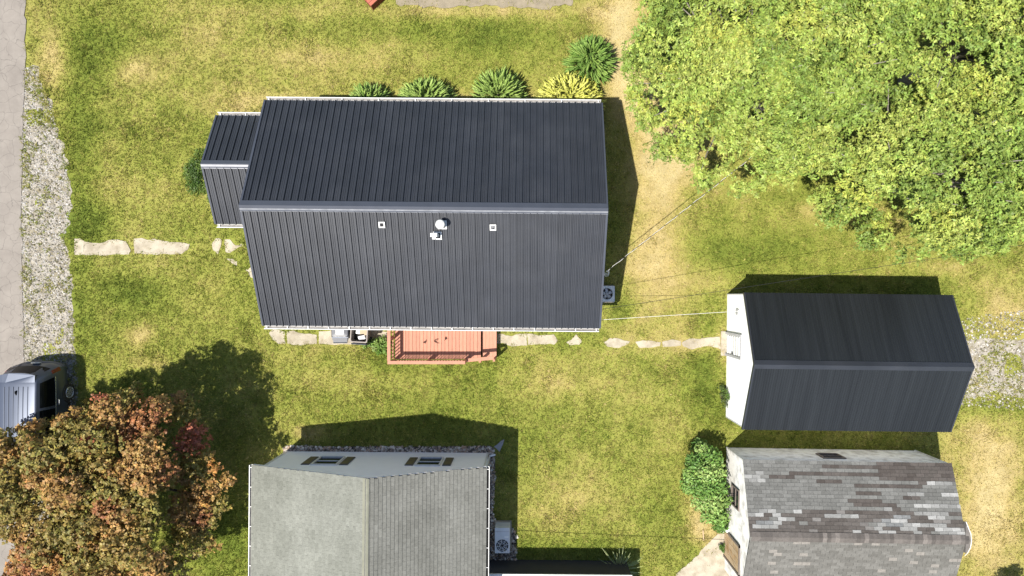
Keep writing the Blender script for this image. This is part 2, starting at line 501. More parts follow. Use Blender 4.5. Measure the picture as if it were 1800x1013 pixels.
# ------------------------------------------------------------------ lawn colour: lush, plain, dry and straw patches of the turf itself
BLOBS = [  # px, py, rx, ry, dryness
    (560, 95, 150, 45, .28), (240, 125, 70, 32, .38), (95, 110, 26, 60, .45), (330, 60, 120, 50, .12), (190, 290, 60, 60, .12),
    (1095, 60, 45, 110, .60), (1120, 160, 40, 60, .5), (1185, 250, 60, 70, .62), (1150, 340, 55, 80, .5), (1150, 440, 60, 60, .5), (1200, 500, 110, 40, .25),
    (1110, 565, 90, 28, .22), (1170, 606, 110, 18, .42), (1735, 830, 80, 110, .42), (1745, 940, 80, 110, .46), (1440, 372, 60, 18, .35),
    (985, 670, 60, 30, .22), (1085, 690, 60, 40, .18), (550, 650, 90, 40, .18), (545, 760, 34, 14, .4), (245, 590, 30, 20, .35), (260, 640, 40, 12, .3),
    (1765, 540, 60, 60, .28), (1660, 470, 50, 14, .3), (990, 880, 110, 90, .12), (720, 90, 90, 20, .1), (420, 180, 60, 40, .22), (470, 20, 100, 18, .25),
    (870, 180, 200, 22, .25), (620, 180, 300, 24, .2), (1270, 600, 10, 60, .3), (1225, 900, 24, 40, .45), (1245, 940, 26, 30, .4), (850, 20, 190, 14, .4),
    (170, 80, 60, 70, -.32), (820, 62, 160, 40, -.35), (600, 60, 60, 40, -.2), (150, 395, 50, 34, -.4), (225, 520, 55, 36, -.38), (700, 615, 50, 18, -.45),
    (1240, 690, 34, 60, -.38), (1320, 440, 120, 26, -.2), (930, 760, 60, 60, -.2), (400, 960, 60, 70, -.45), (1740, 718, 70, 16, -.35),
    (660, 640, 160, 20, -.25), (140, 220, 30, 120, -.22), (140, 540, 26, 80, -.25), (1080, 610, 60, 8, -.2), (1020, 590, 60, 20, -.3), (1090, 545, 26, 20, -.4),
    (1640, 540, 60, 30, -.12), (160, 600, 40, 40, -.12), (950, 960, 120, 26, -.28), (1230, 985, 20, 20, -.2), (800, 730, 120, 40, -.05), (330, 240, 60, 60, -.08)]


def dryness(X, Y):
    px = NX + X * FPX / H; py = NY - Y * FPX / H
    d = 0.36 + np.zeros_like(X)
    for bx, by, rx, ry, a in BLOBS:
        d = d + a * np.exp(-((px - bx) / rx) ** 2 - ((py - by) / ry) ** 2)
    d = d + 0.46 * (fbm(X, Y, 2.6, 5, 11) - 0.5) + 0.32 * (fbm(X, Y, 0.5, 3, 31) - 0.5)
    return np.clip(d, 0, 1)


LAWN_STOPS = np.array([0.0, 0.22, 0.42, 0.62, 0.82, 1.0])
KG = 0.65
LAWN_COLS = np.array([lin(116, 132, 54, KG), lin(142, 152, 66, KG), lin(164, 166, 82, KG), lin(184, 174, 100, KG), lin(204, 184, 124, KG), lin(218, 200, 146, KG)])


def lawn_colour(d):
    return np.stack([np.interp(d, LAWN_STOPS, LAWN_COLS[:, i]) for i in range(3)], -1)


def build_ground():
    def axis(lo, hi, step, far):
        mid = np.arange(lo, hi + 1e-6, step)
        k = np.array([1, 3, 8, 20, 50, 110, 180.0])
        return np.concatenate([lo - k[::-1], mid, hi + k])
    xs = axis(-23, 21, 0.16, 200); ys = axis(-13, 13, 0.16, 200)
    X, Y = np.meshgrid(xs, ys)
    x, y = X.ravel(), Y.ravel()
    inside = (np.abs(x) < 25) & (np.abs(y) < 15)
    z = np.where(inside, 0.03 * (fbm(x, y, 1.2, 3, 5) - 0.5), 0) - 0.03
    c = lawn_colour(dryness(x, y)) * (0.72 + 0.3 * fbm(x, y, 0.3, 2, 77))[:, None]
    far = (x < -23.5) | (x > 21.5) | (np.abs(y) > 13.5)
    c[far] = lawn_colour(np.array([.40]))[0] * .85
    nx, ny = len(xs), len(ys)
    i = np.arange(ny - 1)[:, None] * nx + np.arange(nx - 1)[None, :]
    i = i.ravel()
    F = np.stack([i, i + 1, i + nx + 1, i + nx], -1)
    o = link('lawn_ground', array_mesh('lawn_ground', np.stack([x, y, z], -1), F, c), M['lawn'])
    tag(o, 'mown lawn with lush green and dry straw patches around the buildings', 'lawn', kind='structure')


build_ground()


def ragged(pts, step=0.12, amp=0.05, seed=3):
    out = []
    n = len(pts)
    for i in range(n):
        a = Vector(pts[i]).to_2d() if len(pts[i]) > 2 else Vector(pts[i]); b = Vector(pts[(i + 1) % n][:2])
        d = b - a; k = max(1, int(d.length / step))
        nrm = Vector((d.y, -d.x)).normalized() if d.length > 0 else Vector((0, 0))
        for j in range(k):
            p = a + d * (j / k)
            w = (float(fbm(np.array([p.x]), np.array([p.y]), 0.35, 3, seed)[0]) - 0.5) * 2 * amp
            out.append(tuple(p + nrm * w))
    return out


def sheet(name, pts, z, m, label=None, cat=None, kind='structure', thick=0.05, parent=None):
    o = MB().prism(pts, z - thick, z).build(name, m, parent)
    if kind and parent is None: tag(o, label, cat, kind=kind)
    return o


sheet('road', ragged(ROAD, 0.2, 0.10, 8), 0.0, M['asphalt'], 'pale grey cracked asphalt road along the lawn', 'road')
sheet('gravel_shoulder', ragged(GRAVEL_L, 0.10, 0.25, 9), -0.024, M['gravel_sheet'], 'pale gravel shoulder with weeds beside the asphalt road', 'gravel shoulder')
sheet('gravel_driveway', ragged(GRAVEL_R, 0.15, 0.12, 10), -0.026, M['gravel_sheet'], 'weedy pale gravel patch at the end of the dark-roofed garage', 'gravel driveway')
sheet('dirt_path', ragged(DIRT_TOP, 0.12, 0.2, 12), 0.0, M['dirt'], 'bare grey dirt strip north of the lawn behind the house', 'dirt path')
bed1 = sheet('planting_bed', ragged(BED[0], 0.15, 0.05, 13), 0.0, mat('bed_soil', (0.05, 0.04, 0.032), rough=0.95, var=0.3), 'narrow stony bed along the gable wall of the grey shingled house', 'planting bed')
bed2 = sheet('planting_bed', ragged(BED[1], 0.15, 0.05, 14), -0.004, bed1.data.materials[0], 'stony bed along the gutter side of the grey house, around the heat pump', 'planting bed')

path = sheet('path', pxpoly([(474, 582), (1266, 596), (1266, 611), (474, 604)]), -0.040, M['dirt'], 'broken concrete slab path overgrown by lawn around the main house', 'path')
for k, s in enumerate(SLABS):
    pts = ragged(pxpoly(s), 0.06, 0.06, 20 + k)[::-1]
    MB().prism(pts, -0.08, -0.014 + 0.003 * (k % 3)).build('slab', M['concrete'], path)
pad = sheet('concrete_apron', ragged(PAD, 0.10, 0.10, 50), -0.010, M['concrete'], 'worn concrete apron in front of the weathered shed door', 'concrete apron')
sheet('splash_pad', ragged(SPLASH, 0.1, 0.03, 51), 0.012, mat('grey_concrete_splash', (0.25, 0.25, 0.25), rough=0.9), 'small grey concrete tongue under the downspout of the grey house', 'splash pad')

# ------------------------------------------------------------------ pitched buildings
def slope_panels(root, name, mesh_fn, half, run, he, hr, n, material, y0=0.0, x0=None, x1=None, lift=0.0):
    """n sheets side by side on both slopes, sharing one mesh"""
    x0 = -half if x0 is None else x0; x1 = half if x1 is None else x1
    L = math.hypot(run, hr - he); ang = math.atan2(hr - he, run)
    w = (x1 - x0) / n
    me = mesh_fn(w, L)
    me.materials.append(material)
    for side in (1, -1):
        for i in range(n):
            xx = x0 + w * i if side == -1 else x0 + w * (i + 1)
            link(name, me, None, root, (xx, y0, hr + lift), (-ang, 0, 0) if side == -1 else (-ang, 0, pi))
    return me


def ribbed_mesh(rib_h, rib_w, n_minor, minor_h):
    def fn(w, L):
        # local: x 0..w, slope runs to -y, z out of the roof
        top = [(0, 0), (rib_w * 0.25, rib_h), (rib_w * 0.75, rib_h), (rib_w, 0)]
        for k in range(n_minor):
            c = rib_w + (w - rib_w) * (k + 1) / (n_minor + 1)
            top += [(c - 0.012, 0), (c - 0.004, minor_h), (c + 0.004, minor_h), (c + 0.012, 0)]
        top += [(w, 0)]
        prof = top + [(w, -0.02), (0, -0.02)]
        return MB().extrude_profile([(x, z) for x, z in prof], 0, -L, 'y').mesh('roof_panel')
    return fn


# panel local -y must run down the slope: rotation about x by +ang tips -y downwards
def slope_panels2(root, name, me_fn, n, material, x0, x1, yr, run, he, hr):
    L = math.hypot(run, hr - he); ang = math.atan2(hr - he, run)
    w = (x1 - x0) / n
    me = me_fn(w, L); me.materials.append(material)
    for i in range(n):
        link(name, me, None, root, (x0 + w * i, yr, hr), (ang, 0, 0))                    # south slope
        o = link(name, me, None, root, (x0 + w * (i + 1), yr, hr), None)                  # north slope
        o.rotation_euler = (Matrix.Rotation(pi, 3, 'Z') @ Matrix.Rotation(ang, 3, 'X')).to_euler()


def gable_body(root, x0, x1, y0, y1, z_eave, z_ridge, m, name='wall', yr=0.0, xaxis=True, lap=0.0):
    b = MB()
    prof = [(y0, -0.05), (y1, -0.05), (y1, z_eave), (yr, z_ridge), (y0, z_eave)]
    b.extrude_profile(prof, x0, x1, 'x' if xaxis else 'y')
    return b.build(name, m, root)


def gutter(root, name, x0, x1, y, z, out, hangers=True, step=0.72, parent_hangers=None):
    """open trough along x, opening upward; out=+1/-1 is the outward y direction"""
    b = MB()
    w = 0.11; t = 0.008
    b.box(x0, x1, min(y, y + out * t), max(y, y + out * t), z - 0.09, z)
    b.box(x0, x1, min(y + out * t, y + out * (w - 0.012)), max(y + out * t, y + out * (w - 0.012)), z - 0.09, z - 0.08)
    b.box(x0, x1, min(y + out * (w - 0.012), y + out * (w + 0.010)), max(y + out * (w - 0.012), y + out * (w + 0.010)), z - 0.09, z + 0.005)
    g = b.build(name, M['white_metal'], root)
    MB().box(x0 + 0.02, x1 - 0.02, min(y + out * (t + .002), y + out * (w - 0.014)), max(y + out * (t + .002), y + out * (w - 0.014)), z - 0.079, z - 0.055).build('gutter_debris', M['gutter_in'], g)
    if hangers:
        n = int((x1 - x0) / step)
        me = MB().box(-0.013, 0.013, min(0, out * w), max(0, out * w), 0.006, 0.012).mesh('hanger')
        me.materials.append(M['white_metal'])
        for i in range(n + 1):
            link('hanger', me, None, g, (x0 + 0.1 + i * (x1 - x0 - 0.2) / max(n, 1), y, z))
    return g


def window_part(root, axis, c0, c1, z0, z1, at, out, frame_mat, name='window', panes=1):
    """window on a wall plane; axis 'x' -> wall faces +-y at y=at; returns frame object"""
    def bx(b, a0, a1, d0, d1, zz0, zz1):
        lo, hi = min(at + out * d0, at + out * d1), max(at + out * d0, at + out * d1)
        if axis == 'x': b.box(a0, a1, lo, hi, zz0, zz1)
        else: b.box(lo, hi, a0, a1, zz0, zz1)
        return b
    f = MB(); t = 0.06
    bx(f, c0 - t, c0, -0.02, 0.045, z0 - t, z1 + t); bx(f, c1, c1 + t, -0.02, 0.045, z0 - t, z1 + t)
    bx(f, c0, c1, -0.02, 0.045, z1, z1 + t); bx(f, c0, c1, -0.02, 0.055, z0 - t, z0)
    o = f.build(name, frame_mat, root)
    bx(MB(), c0, c1, -0.02, 0.008, z0, z1).build('pane', M['glass'], o)
    zm = (z0 + z1) / 2
    bx(MB(), c0, c1, 0.008, 0.03, zm - 0.025, zm + 0.025).build('sash_bar', frame_mat, o)
    return o


# ------------------------------------------------------------------ main house
def build_house():
    c = HOUSE
    r = empty('house', (c['x'], c['y'], 0), c['rz'])
    tag(r, 'long house with dark ribbed metal roof, vents and a lower side wing', 'house')
    he, hr, run, hf = c['he'], c['hr'], c['run'], c['half']
    ang = math.atan2(hr - he, run)
    gable_body(r, -5.75, 5.75, -3.68, 3.68, he + 0.02, hr - 0.12, M['white'])
    # roof deck under the sheets
    b = MB()
    d = 0.10
    b.extrude_profile([(-run + .03, he - d + .01), (0, hr - d), (run - .03, he - d + .01), (run - .03, he - .03), (0, hr - .035), (-run + .03, he - .03)], -hf + .02, hf - .02, 'x')
    b.build('roof_deck', M['old_wood'], r)
    slope_panels2(r, 'roof_panel', ribbed_mesh(0.050, 0.055, 2, 0.010), 52, M['metal_roof'], -hf, hf, 0.0, run, he, hr)
    # ridge cap: two folded strips
    ts = math.tan(ang)
    w = 0.17
    MB().extrude_profile([(-w, hr - w * ts + 0.062), (0, hr + 0.075), (w, hr - w * ts + 0.062), (w, hr - w * ts + 0.05), (0, hr + 0.05), (-w, hr - w * ts + 0.05)], -hf - 0.03, hf + 0.03, 'x').build('ridge_cap', M['metal_trim'], r)
    # folded hem, its pale colour stands in for light on the cap's lower edge
    MB().extrude_profile([(-w - 0.012, hr - (w + .012) * ts + 0.050), (-w + 0.075, hr - (w - .075) * ts + 0.078), (-w + 0.075, hr - (w - .075) * ts + 0.066), (-w - .012, hr - (w + .012) * ts + 0.040)], -hf - 0.032, hf + 0.032, 'x').build('ridge_hem', M['metal_cap'], r)
    for s in (-1, 1):
        for x in (-hf, hf):
            o = 0.04 if x > 0 else -0.04
            lo, hi = (x - 0.03, x + 0.035) if x > 0 else (x - 0.035, x + 0.03)
            prof = [(s * run, he - 0.12), (0.0, hr - 0.12), (0.0, hr + 0.048), (s * run, he + 0.048)]
            MB().extrude_profile(prof, lo, hi, 'x').build('rake_trim', M['metal_trim'], r)
    gutter(r, 'gutter', -hf + .02, hf - .02, -run - .004, he - 0.02, -1)
    gutter(r, 'gutter', -hf + .02, hf - .02, run + .004, he - 0.02, 1, step=1.3)
    # openings in the walls
    window_part(r, 'x', -3.6, -2.5, 0.95, 2.1, -3.68, -1, M['white_metal'])
    window_part(r, 'x', 3.3, 4.4, 0.95, 2.1, -3.68, -1, M['white_metal'])
    window_part(r, 'x', -4.3, -3.1, 0.95, 2.1, 3.68, 1, M['white_metal'])
    window_part(r, 'x', 0.2, 1.4, 0.95, 2.1, 3.68, 1, M['white_metal'])
    window_part(r, 'y', 0.6, 1.7, 0.95, 2.1, 5.75, 1, M['white_metal'])
    dr = MB().box(-0.2, 0.72, -3.73, -3.67, 0.62, 2.68).build('door', M['white_metal'], r)
    MB().box(0.58, 0.64, -3.79, -3.731, 1.6, 1.66).build('handle', M['chrome'], dr)
    # lower wing on the road side
    he2, hr2, yw, run2 = 2.50, 3.58, 1.58, 1.95
    x0, x1 = -7.83, -5.70
    b = MB(); b.extrude_profile([(yw - 1.75, -0.05), (yw + 1.75, -0.05), (yw + 1.75, he2 + .03), (yw, hr2 - .12), (yw - 1.75, he2 + .03)], x0 + .12, x1, 'x')
    wg = b.build('wing_wall', M['white'], r)
    b = MB()
    b.extrude_profile([(yw - run2 + .03, he2 - d), (yw, hr2 - d), (yw + run2 - .03, he2 - d), (yw + run2 - .03, he2 - .03), (yw, hr2 - .035), (yw - run2 + .03, he2 - .03)], x0 + .02, x1, 'x')
    b.build('wing_roof_deck', M['old_wood'], r)
    slope_panels2(r, 'wing_roof_panel', ribbed_mesh(0.050, 0.055, 2, 0.010), 9, M['metal_roof'], x0, x1, yw, run2, he2, hr2)
    a2 = math.atan2(hr2 - he2, run2); t2 = math.tan(a2)
    MB().extrude_profile([(yw - .13, hr2 - .13 * t2 + .06), (yw, hr2 + .07), (yw + .13, hr2 - .13 * t2 + .06), (yw + .13, hr2 - .13 * t2 + .048), (yw, hr2 + .052), (yw - .13, hr2 - .13 * t2 + .048)], x0 - .02, x1, 'x').build('wing_ridge_cap', M['metal_trim'], r)
    MB().extrude_profile([(yw - .15, hr2 - .15 * t2 + .052), (yw - .03, hr2 - .03 * t2 + .075), (yw - .03, hr2 - .03 * t2 + .066), (yw - .15, hr2 - .15 * t2 + .044)], x0 - .022, x1, 'x').build('wing_ridge_hem', M['wing_hem_lit'], r)  # pale strip again paints in the light along the cap edge
    for s in (-1, 1):
        MB().extrude_profile([(yw + s * run2, he2 - .11), (yw, hr2 - .11), (yw, hr2 + .046), (yw + s * run2, he2 + .046)], x0 - .03, x0 + .03, 'x').build('wing_rake_trim', M['metal_trim'], r)
    gutter(r, 'wing_gutter', x0 + .02, x1 - .1, yw + run2 + .004, he2 - .02, 1, step=0.7)
    gutter(r, 'wing_gutter', x0 + .02, x1 - .1, yw - run2 - .004, he2 - .02, -1, step=0.7)
    window_part(r, 'y', 1.0, 2.1, 0.9, 2.0, x0 + .12, -1, M['white_metal'])

    # vents on the sunny slope
    def on_slope(px, py):
        h = 4.5
        for _ in range(4):
            p = P(px, py, h); ly = p.y - c['y']; h = hr - abs(ly) * (hr - he) / run
        return Vector((p.x - c['x'], ly, h))

    def flange(parent, p, s, m=M['galv']):
        b = MB()
        for (a0, a1, b0, b1) in ((-s, s, -s, -s + .045), (-s, s, s - .045, s), (-s, -s + .045, -s + .045, s - .045), (s - .045, s, -s + .045, s - .045)):
            b.box(a0, a1, b0, b1, 0.0, 0.03)
        o = b.build('flange', m, parent, (p.x, p.y, p.z + 0.045), (ang, 0, 0))
        return o
    p = on_slope(672, 396)
    v = MB().lathe([(0.05, -.1), (0.05, .10), (0.035, .10), (0.035, .02)], 12).build('plumbing_vent', M['ac_dark'], r, (p.x, p.y, p.z))
    q = Vector((0, 0, 0)); flange(v, q, .105)
    MB().box(-.06, .06, -.06, .06, -.01, .006).build('boot', M['ac_dark'], v, (0, 0, .05), (ang, 0, 0))
    p = on_slope(867, 399)
    v = MB().lathe([(0.03, -.1), (0.03, .16), (0.02, .16), (0.02, .02)], 10).build('plumbing_vent', M['ac_light'], r, (p.x, p.y, p.z))
    flange(v, q, .105)
    MB().box(-.06, .06, -.06, .06, -.01, .006).build('boot', M['ac_dark'], v, (0, 0, .05), (ang, 0, 0))
    p = on_slope(778, 395)
    v = MB().lathe([(0.075, -.1), (0.075, .42), (0.07, .42)], 14).build('flue', M['galv'], r, (p.x, p.y, p.z))
    flange(v, q, .15)
    MB().box(-.10, .10, -.10, .10, -.01, .006).build('boot', M['ac_dark'], v, (0, 0, .05), (ang, 0, 0))
    MB().lathe([(0.15, .40), (0.16, .42), (0.13, .46), (0.12, .462), (0.09, .50), (0.082, .502), (0.04, .53), (0.01, .54)], 20).build('flue_cap', M['galv'], v, (-.02, -.03, 0), smooth=True)
    p = on_slope(770, 414)
    v = MB().lathe([(0.06, -.1), (0.06, .30), (0.05, .30)], 12).build('flue', M['galv'], r, (p.x, p.y, p.z))
    flange(v, q, .14)
    MB().box(-.09, .09, -.09, .09, -.01, .006).build('boot', M['ac_dark'], v, (0, 0, .05), (ang, 0, 0))
    MB().box(-.19, .03, -.08, .04, .30, .42).box(-.13, -.02, -.16, -.081, .28, .40).build('flue_cowl', M['galv'], v)
    # a few pale specks of debris lie on the sheets
    return r


house = build_house()

# ------------------------------------------------------------------ garage
def build_garage():
    c = GARAGE
    r = empty('garage', (c['x'], c['y'], 0), c['rz'])
    tag(r, 'white garage with dark corrugated gable roof and slatted door', 'garage')
    he, hr, run, hf = c['he'], c['hr'], c['run'], c['half']
    ang = math.atan2(hr - he, run); ts = math.tan(ang)
    gable_body(r, -3.70, 3.70, -2.42, 2.42, he - .02, hr - .09, M['white'])
    b = MB()
    b.extrude_profile([(-run + .03, he - .08), (0, hr - .08), (run - .03, he - .08), (run - .03, he - .025), (0, hr - .03), (-run + .03, he - .025)], -hf + .02, hf - .02, 'x')
    b.build('roof_deck', M['old_wood'], r)

    def corr(w, L):
        top = []
        n = 11
        for k in range(n):
            a = w * k / n
            top += [(a, 0), (a + .012, .017), (a + .034, .017), (a + .046, 0)]
        top += [(w, 0)]
        b = MB(); prof = top + [(w, -.018), (0, -.018)]
        return b.extrude_profile(prof, 0, -L, 'y').mesh('roof_sheet')
    slope_panels2(r, 'roof_sheet', corr, 8, M['garage_roof'], -hf, hf, 0.0, run, he, hr)
    MB().extrude_profile([(-.15, hr - .15 * ts + .035), (0, hr + .055), (.15, hr - .15 * ts + .035), (.15, hr - .15 * ts + .024), (0, hr + .03), (-.15, hr - .15 * ts + .024)], -hf - .03, hf + .03, 'x').build('ridge_cap', M['metal_roof'], r)
    for s in (-1, 1):
        for x in (-hf, hf):
            lo, hi = (x - .025, x + .028) if x > 0 else (x - .028, x + .025)
            MB().extrude_profile([(s * run, he - .09), (0, hr - .09), (0, hr + .026), (s * run, he + .026)], lo, hi, 'x').build('rake_trim', M['metal_roof'], r)
        MB().box(-hf + .03, hf - .03, s * (run - .02) - .012, s * (run - .02) + .012, he - .13, he - .03).build('eave_fascia', M['white_metal'], r)
    # corner boards
    for y in (-2.42, 2.42):
        MB().box(-3.72, -3.62, y - .015, y + .015, 0, he - .05).build('corner_board', M['white_metal'], r)
    # lap siding on the end wall: shallow steps
    b = MB()
    for k in range(24):
        z0 = 0.06 + k * .135
        half = 2.40 if z0 < he - .2 else max(0.05, (hr - .16 - z0) / ts)
        b.hexa([(-3.700, -half, z0), (-3.700, half, z0), (-3.716, half, z0), (-3.716, -half, z0),
                (-3.700, -half, z0 + .13), (-3.700, half, z0 + .13), (-3.703, half, z0 + .13), (-3.703, -half, z0 + .13)])
    b.build('siding', M['white'], r)
    # side door with slats, in a frame standing proud of the wall
    def ly(py, h): return P(1290, py, h).y - c['y']
    y0, y1 = ly(631, 1.0), ly(588, 1.0)
    x = -3.716
    dr = MB().box(x - .06, x, y0, y0 + .09, 0.02, 2.02).box(x - .06, x, y1 - .09, y1, 0.02, 2.02).box(x - .06, x, y0 + .09, y1 - .09, 1.93, 2.02).build('door_frame', M['ac_light'], r)
    d = MB().box(x - .012, x + .03, y0 + .09, y1 - .09, 0.03, 1.93).build('door', M['white'], r)
    for k in range(6):
        zz = .15 + k * .28
        MB().box(x - .045, x - .0125, y0 + .13, y1 - .13, zz, zz + .15).build('door_slat', M['white_metal'], d)
    MB().box(x - .014, x - .0125, y0 + .14, y1 - .14, 1.74, 1.86).build('door_pane', M['glass'], d)
    MB().box(x - .09, x - .046, y0 + .14, y0 + .19, .98, 1.06).build('handle', M['ac_dark'], d)
    MB().box(x - .22, x, y0 - .02, y1 + .02, -.02, .03).build('sill', M['concrete'], r)
    # oval vent
    q = P(1296, 551, 1.45); yy = q.y - c['y']
    b = MB(); n = len(b.v)
    ring = [(x - .0, yy + .13 * math.cos(t), 1.45 + .19 * math.sin(t)) for t in [2 * pi * k / 20 for k in range(20)]]
    ring2 = [(x - .05, yy + .11 * math.cos(t), 1.45 + .16 * math.sin(t)) for t in [2 * pi * k / 20 for k in range(20)]]
    b.v += ring + ring2
    b.f.append(list(range(20, 40)))
    for k in range(20): b.f.append([k, (k + 1) % 20, 20 + (k + 1) % 20, 20 + k])
    b.build('oval_vent', M['ac_light'], r)
    # overhead door on the driveway end
    dd = MB().box(3.70, 3.725, -1.4, 1.4, 0.02, 2.05).build('overhead_door', M['white_metal'], r)
    for k in range(4):
        MB().box(3.7255, 3.74, -1.36, 1.36, .06 + k * .5, .52 + k * .5).build('door_panel', M['white'], dd)
    return r


garage = build_garage()

# ------------------------------------------------------------------ shingled roofs
SH_MESH = {}


def shingle_mesh(key, colr, w, l, t):
    """one tab: wedge, butt end thicker; local x along the course, -y down the slope; origin mid top"""
    if key in SH_MESH: return SH_MESH[key]
    V = np.array([(-w / 2, 0, 0), (w / 2, 0, 0), (w / 2, -l, 0), (-w / 2, -l, 0), (-w / 2, 0, .002), (w / 2, 0, .002), (w / 2, -l, t), (-w / 2, -l, t)])
    F = np.array([(3, 2, 1, 0), (4, 7, 6, 5), (0, 4, 5, 1), (1, 5, 6, 2), (2, 6, 7, 3), (3, 7, 4, 0)])
    F = F[:, ::-1]
    me = array_mesh('shingle', V, F, np.tile(np.array(colr), (8, 1)), True)
    me.materials.append(M['shingle'])
    SH_MESH[key] = me
    return me


def lay_shingles(root, slopes, tab_w, expo, t, colour_fn, visible_fn, limit=300, lift=0.004, gap=.005):
    """slopes: list of (matrix local, length along ridge x0..x1, slope length). Largest-in-view tabs are objects, the rest one part"""
    singles = []; rest = []
    for si, (mx, x0, x1, L, skip) in enumerate(slopes):
        rows = int(L / expo)
        for rrow in range(rows + 1):
            yt = -(L - (rrow + 1) * expo) if True else 0
            ytop = -(rows - rrow) * expo + (rows * expo - L) + 0.0
            # course rrow counted from the eave; top edge of the visible part
            ybut = -(L - rrow * expo)
            if -ybut < 0.05: continue
            off = (rrow % 2) * tab_w / 2 + random.uniform(-.02, .02)
            x = x0 - off
            while x < x1:
                a, b = max(x, x0), min(x + tab_w, x1)
                x += tab_w
                if b - a < 0.06: continue
                cx = (a + b) / 2
                col, lift_extra = colour_fn(si, mx, cx, ybut + expo / 2)
                rec = (si, mx, cx, ybut, b - a, col, lift_extra)
                wp = root.matrix_basis @ (mx @ Vector((cx, ybut + expo / 2, 0)))
                px, py = to_px(wp.x, wp.y, wp.z)
                vis = visible_fn(px, py)
                if vis and abs((b - a) - tab_w) < 1e-6 : singles.append((vis, rec))
                else: rest.append(rec)
    singles.sort(key=lambda q: -q[0])
    keep = singles[:limit]
    rest += [q[1] for q in singles[limit:]]
    l = expo * 1.18
    for _, (si, mx, cx, yb, w, col, le) in keep:
        key = ('%s' % root.name, round(w, 3), tuple(round(v, 2) for v in col))
        me = shingle_mesh(key, col, w - gap, l, t)
        m2 = mx @ Matrix.Translation((cx, yb + l, lift + le))
        o = link('shingle', me, None, root)
        o.matrix_local = m2
        if le: o.rotation_euler.rotate_axis('Z', random.uniform(-.06, .06))
    V = []; F = []; C = []
    for (si, mx, cx, yb, w, col, le) in rest:
        w2 = (w - gap) / 2
        pts = [(-w2, 0, 0), (w2, 0, 0), (w2, -l, 0), (-w2, -l, 0), (-w2, 0, .002), (w2, 0, .002), (w2, -l, t), (-w2, -l, t)]
        n = len(V)
        for p in pts: V.append(tuple(mx @ Vector((cx + p[0], yb + l + p[1], lift + le + p[2]))))
        F += [[n + i for i in reversed(f)] for f in ((3, 2, 1, 0), (4, 7, 6, 5), (0, 4, 5, 1), (1, 5, 6, 2), (2, 6, 7, 3), (3, 7, 4, 0))]
        C += [col] * 8
    o = link('shingles', array_mesh('shingles', np.array(V), np.array(F), np.array(C), True), M['shingle'], root)
    o['kind'] = 'stuff'


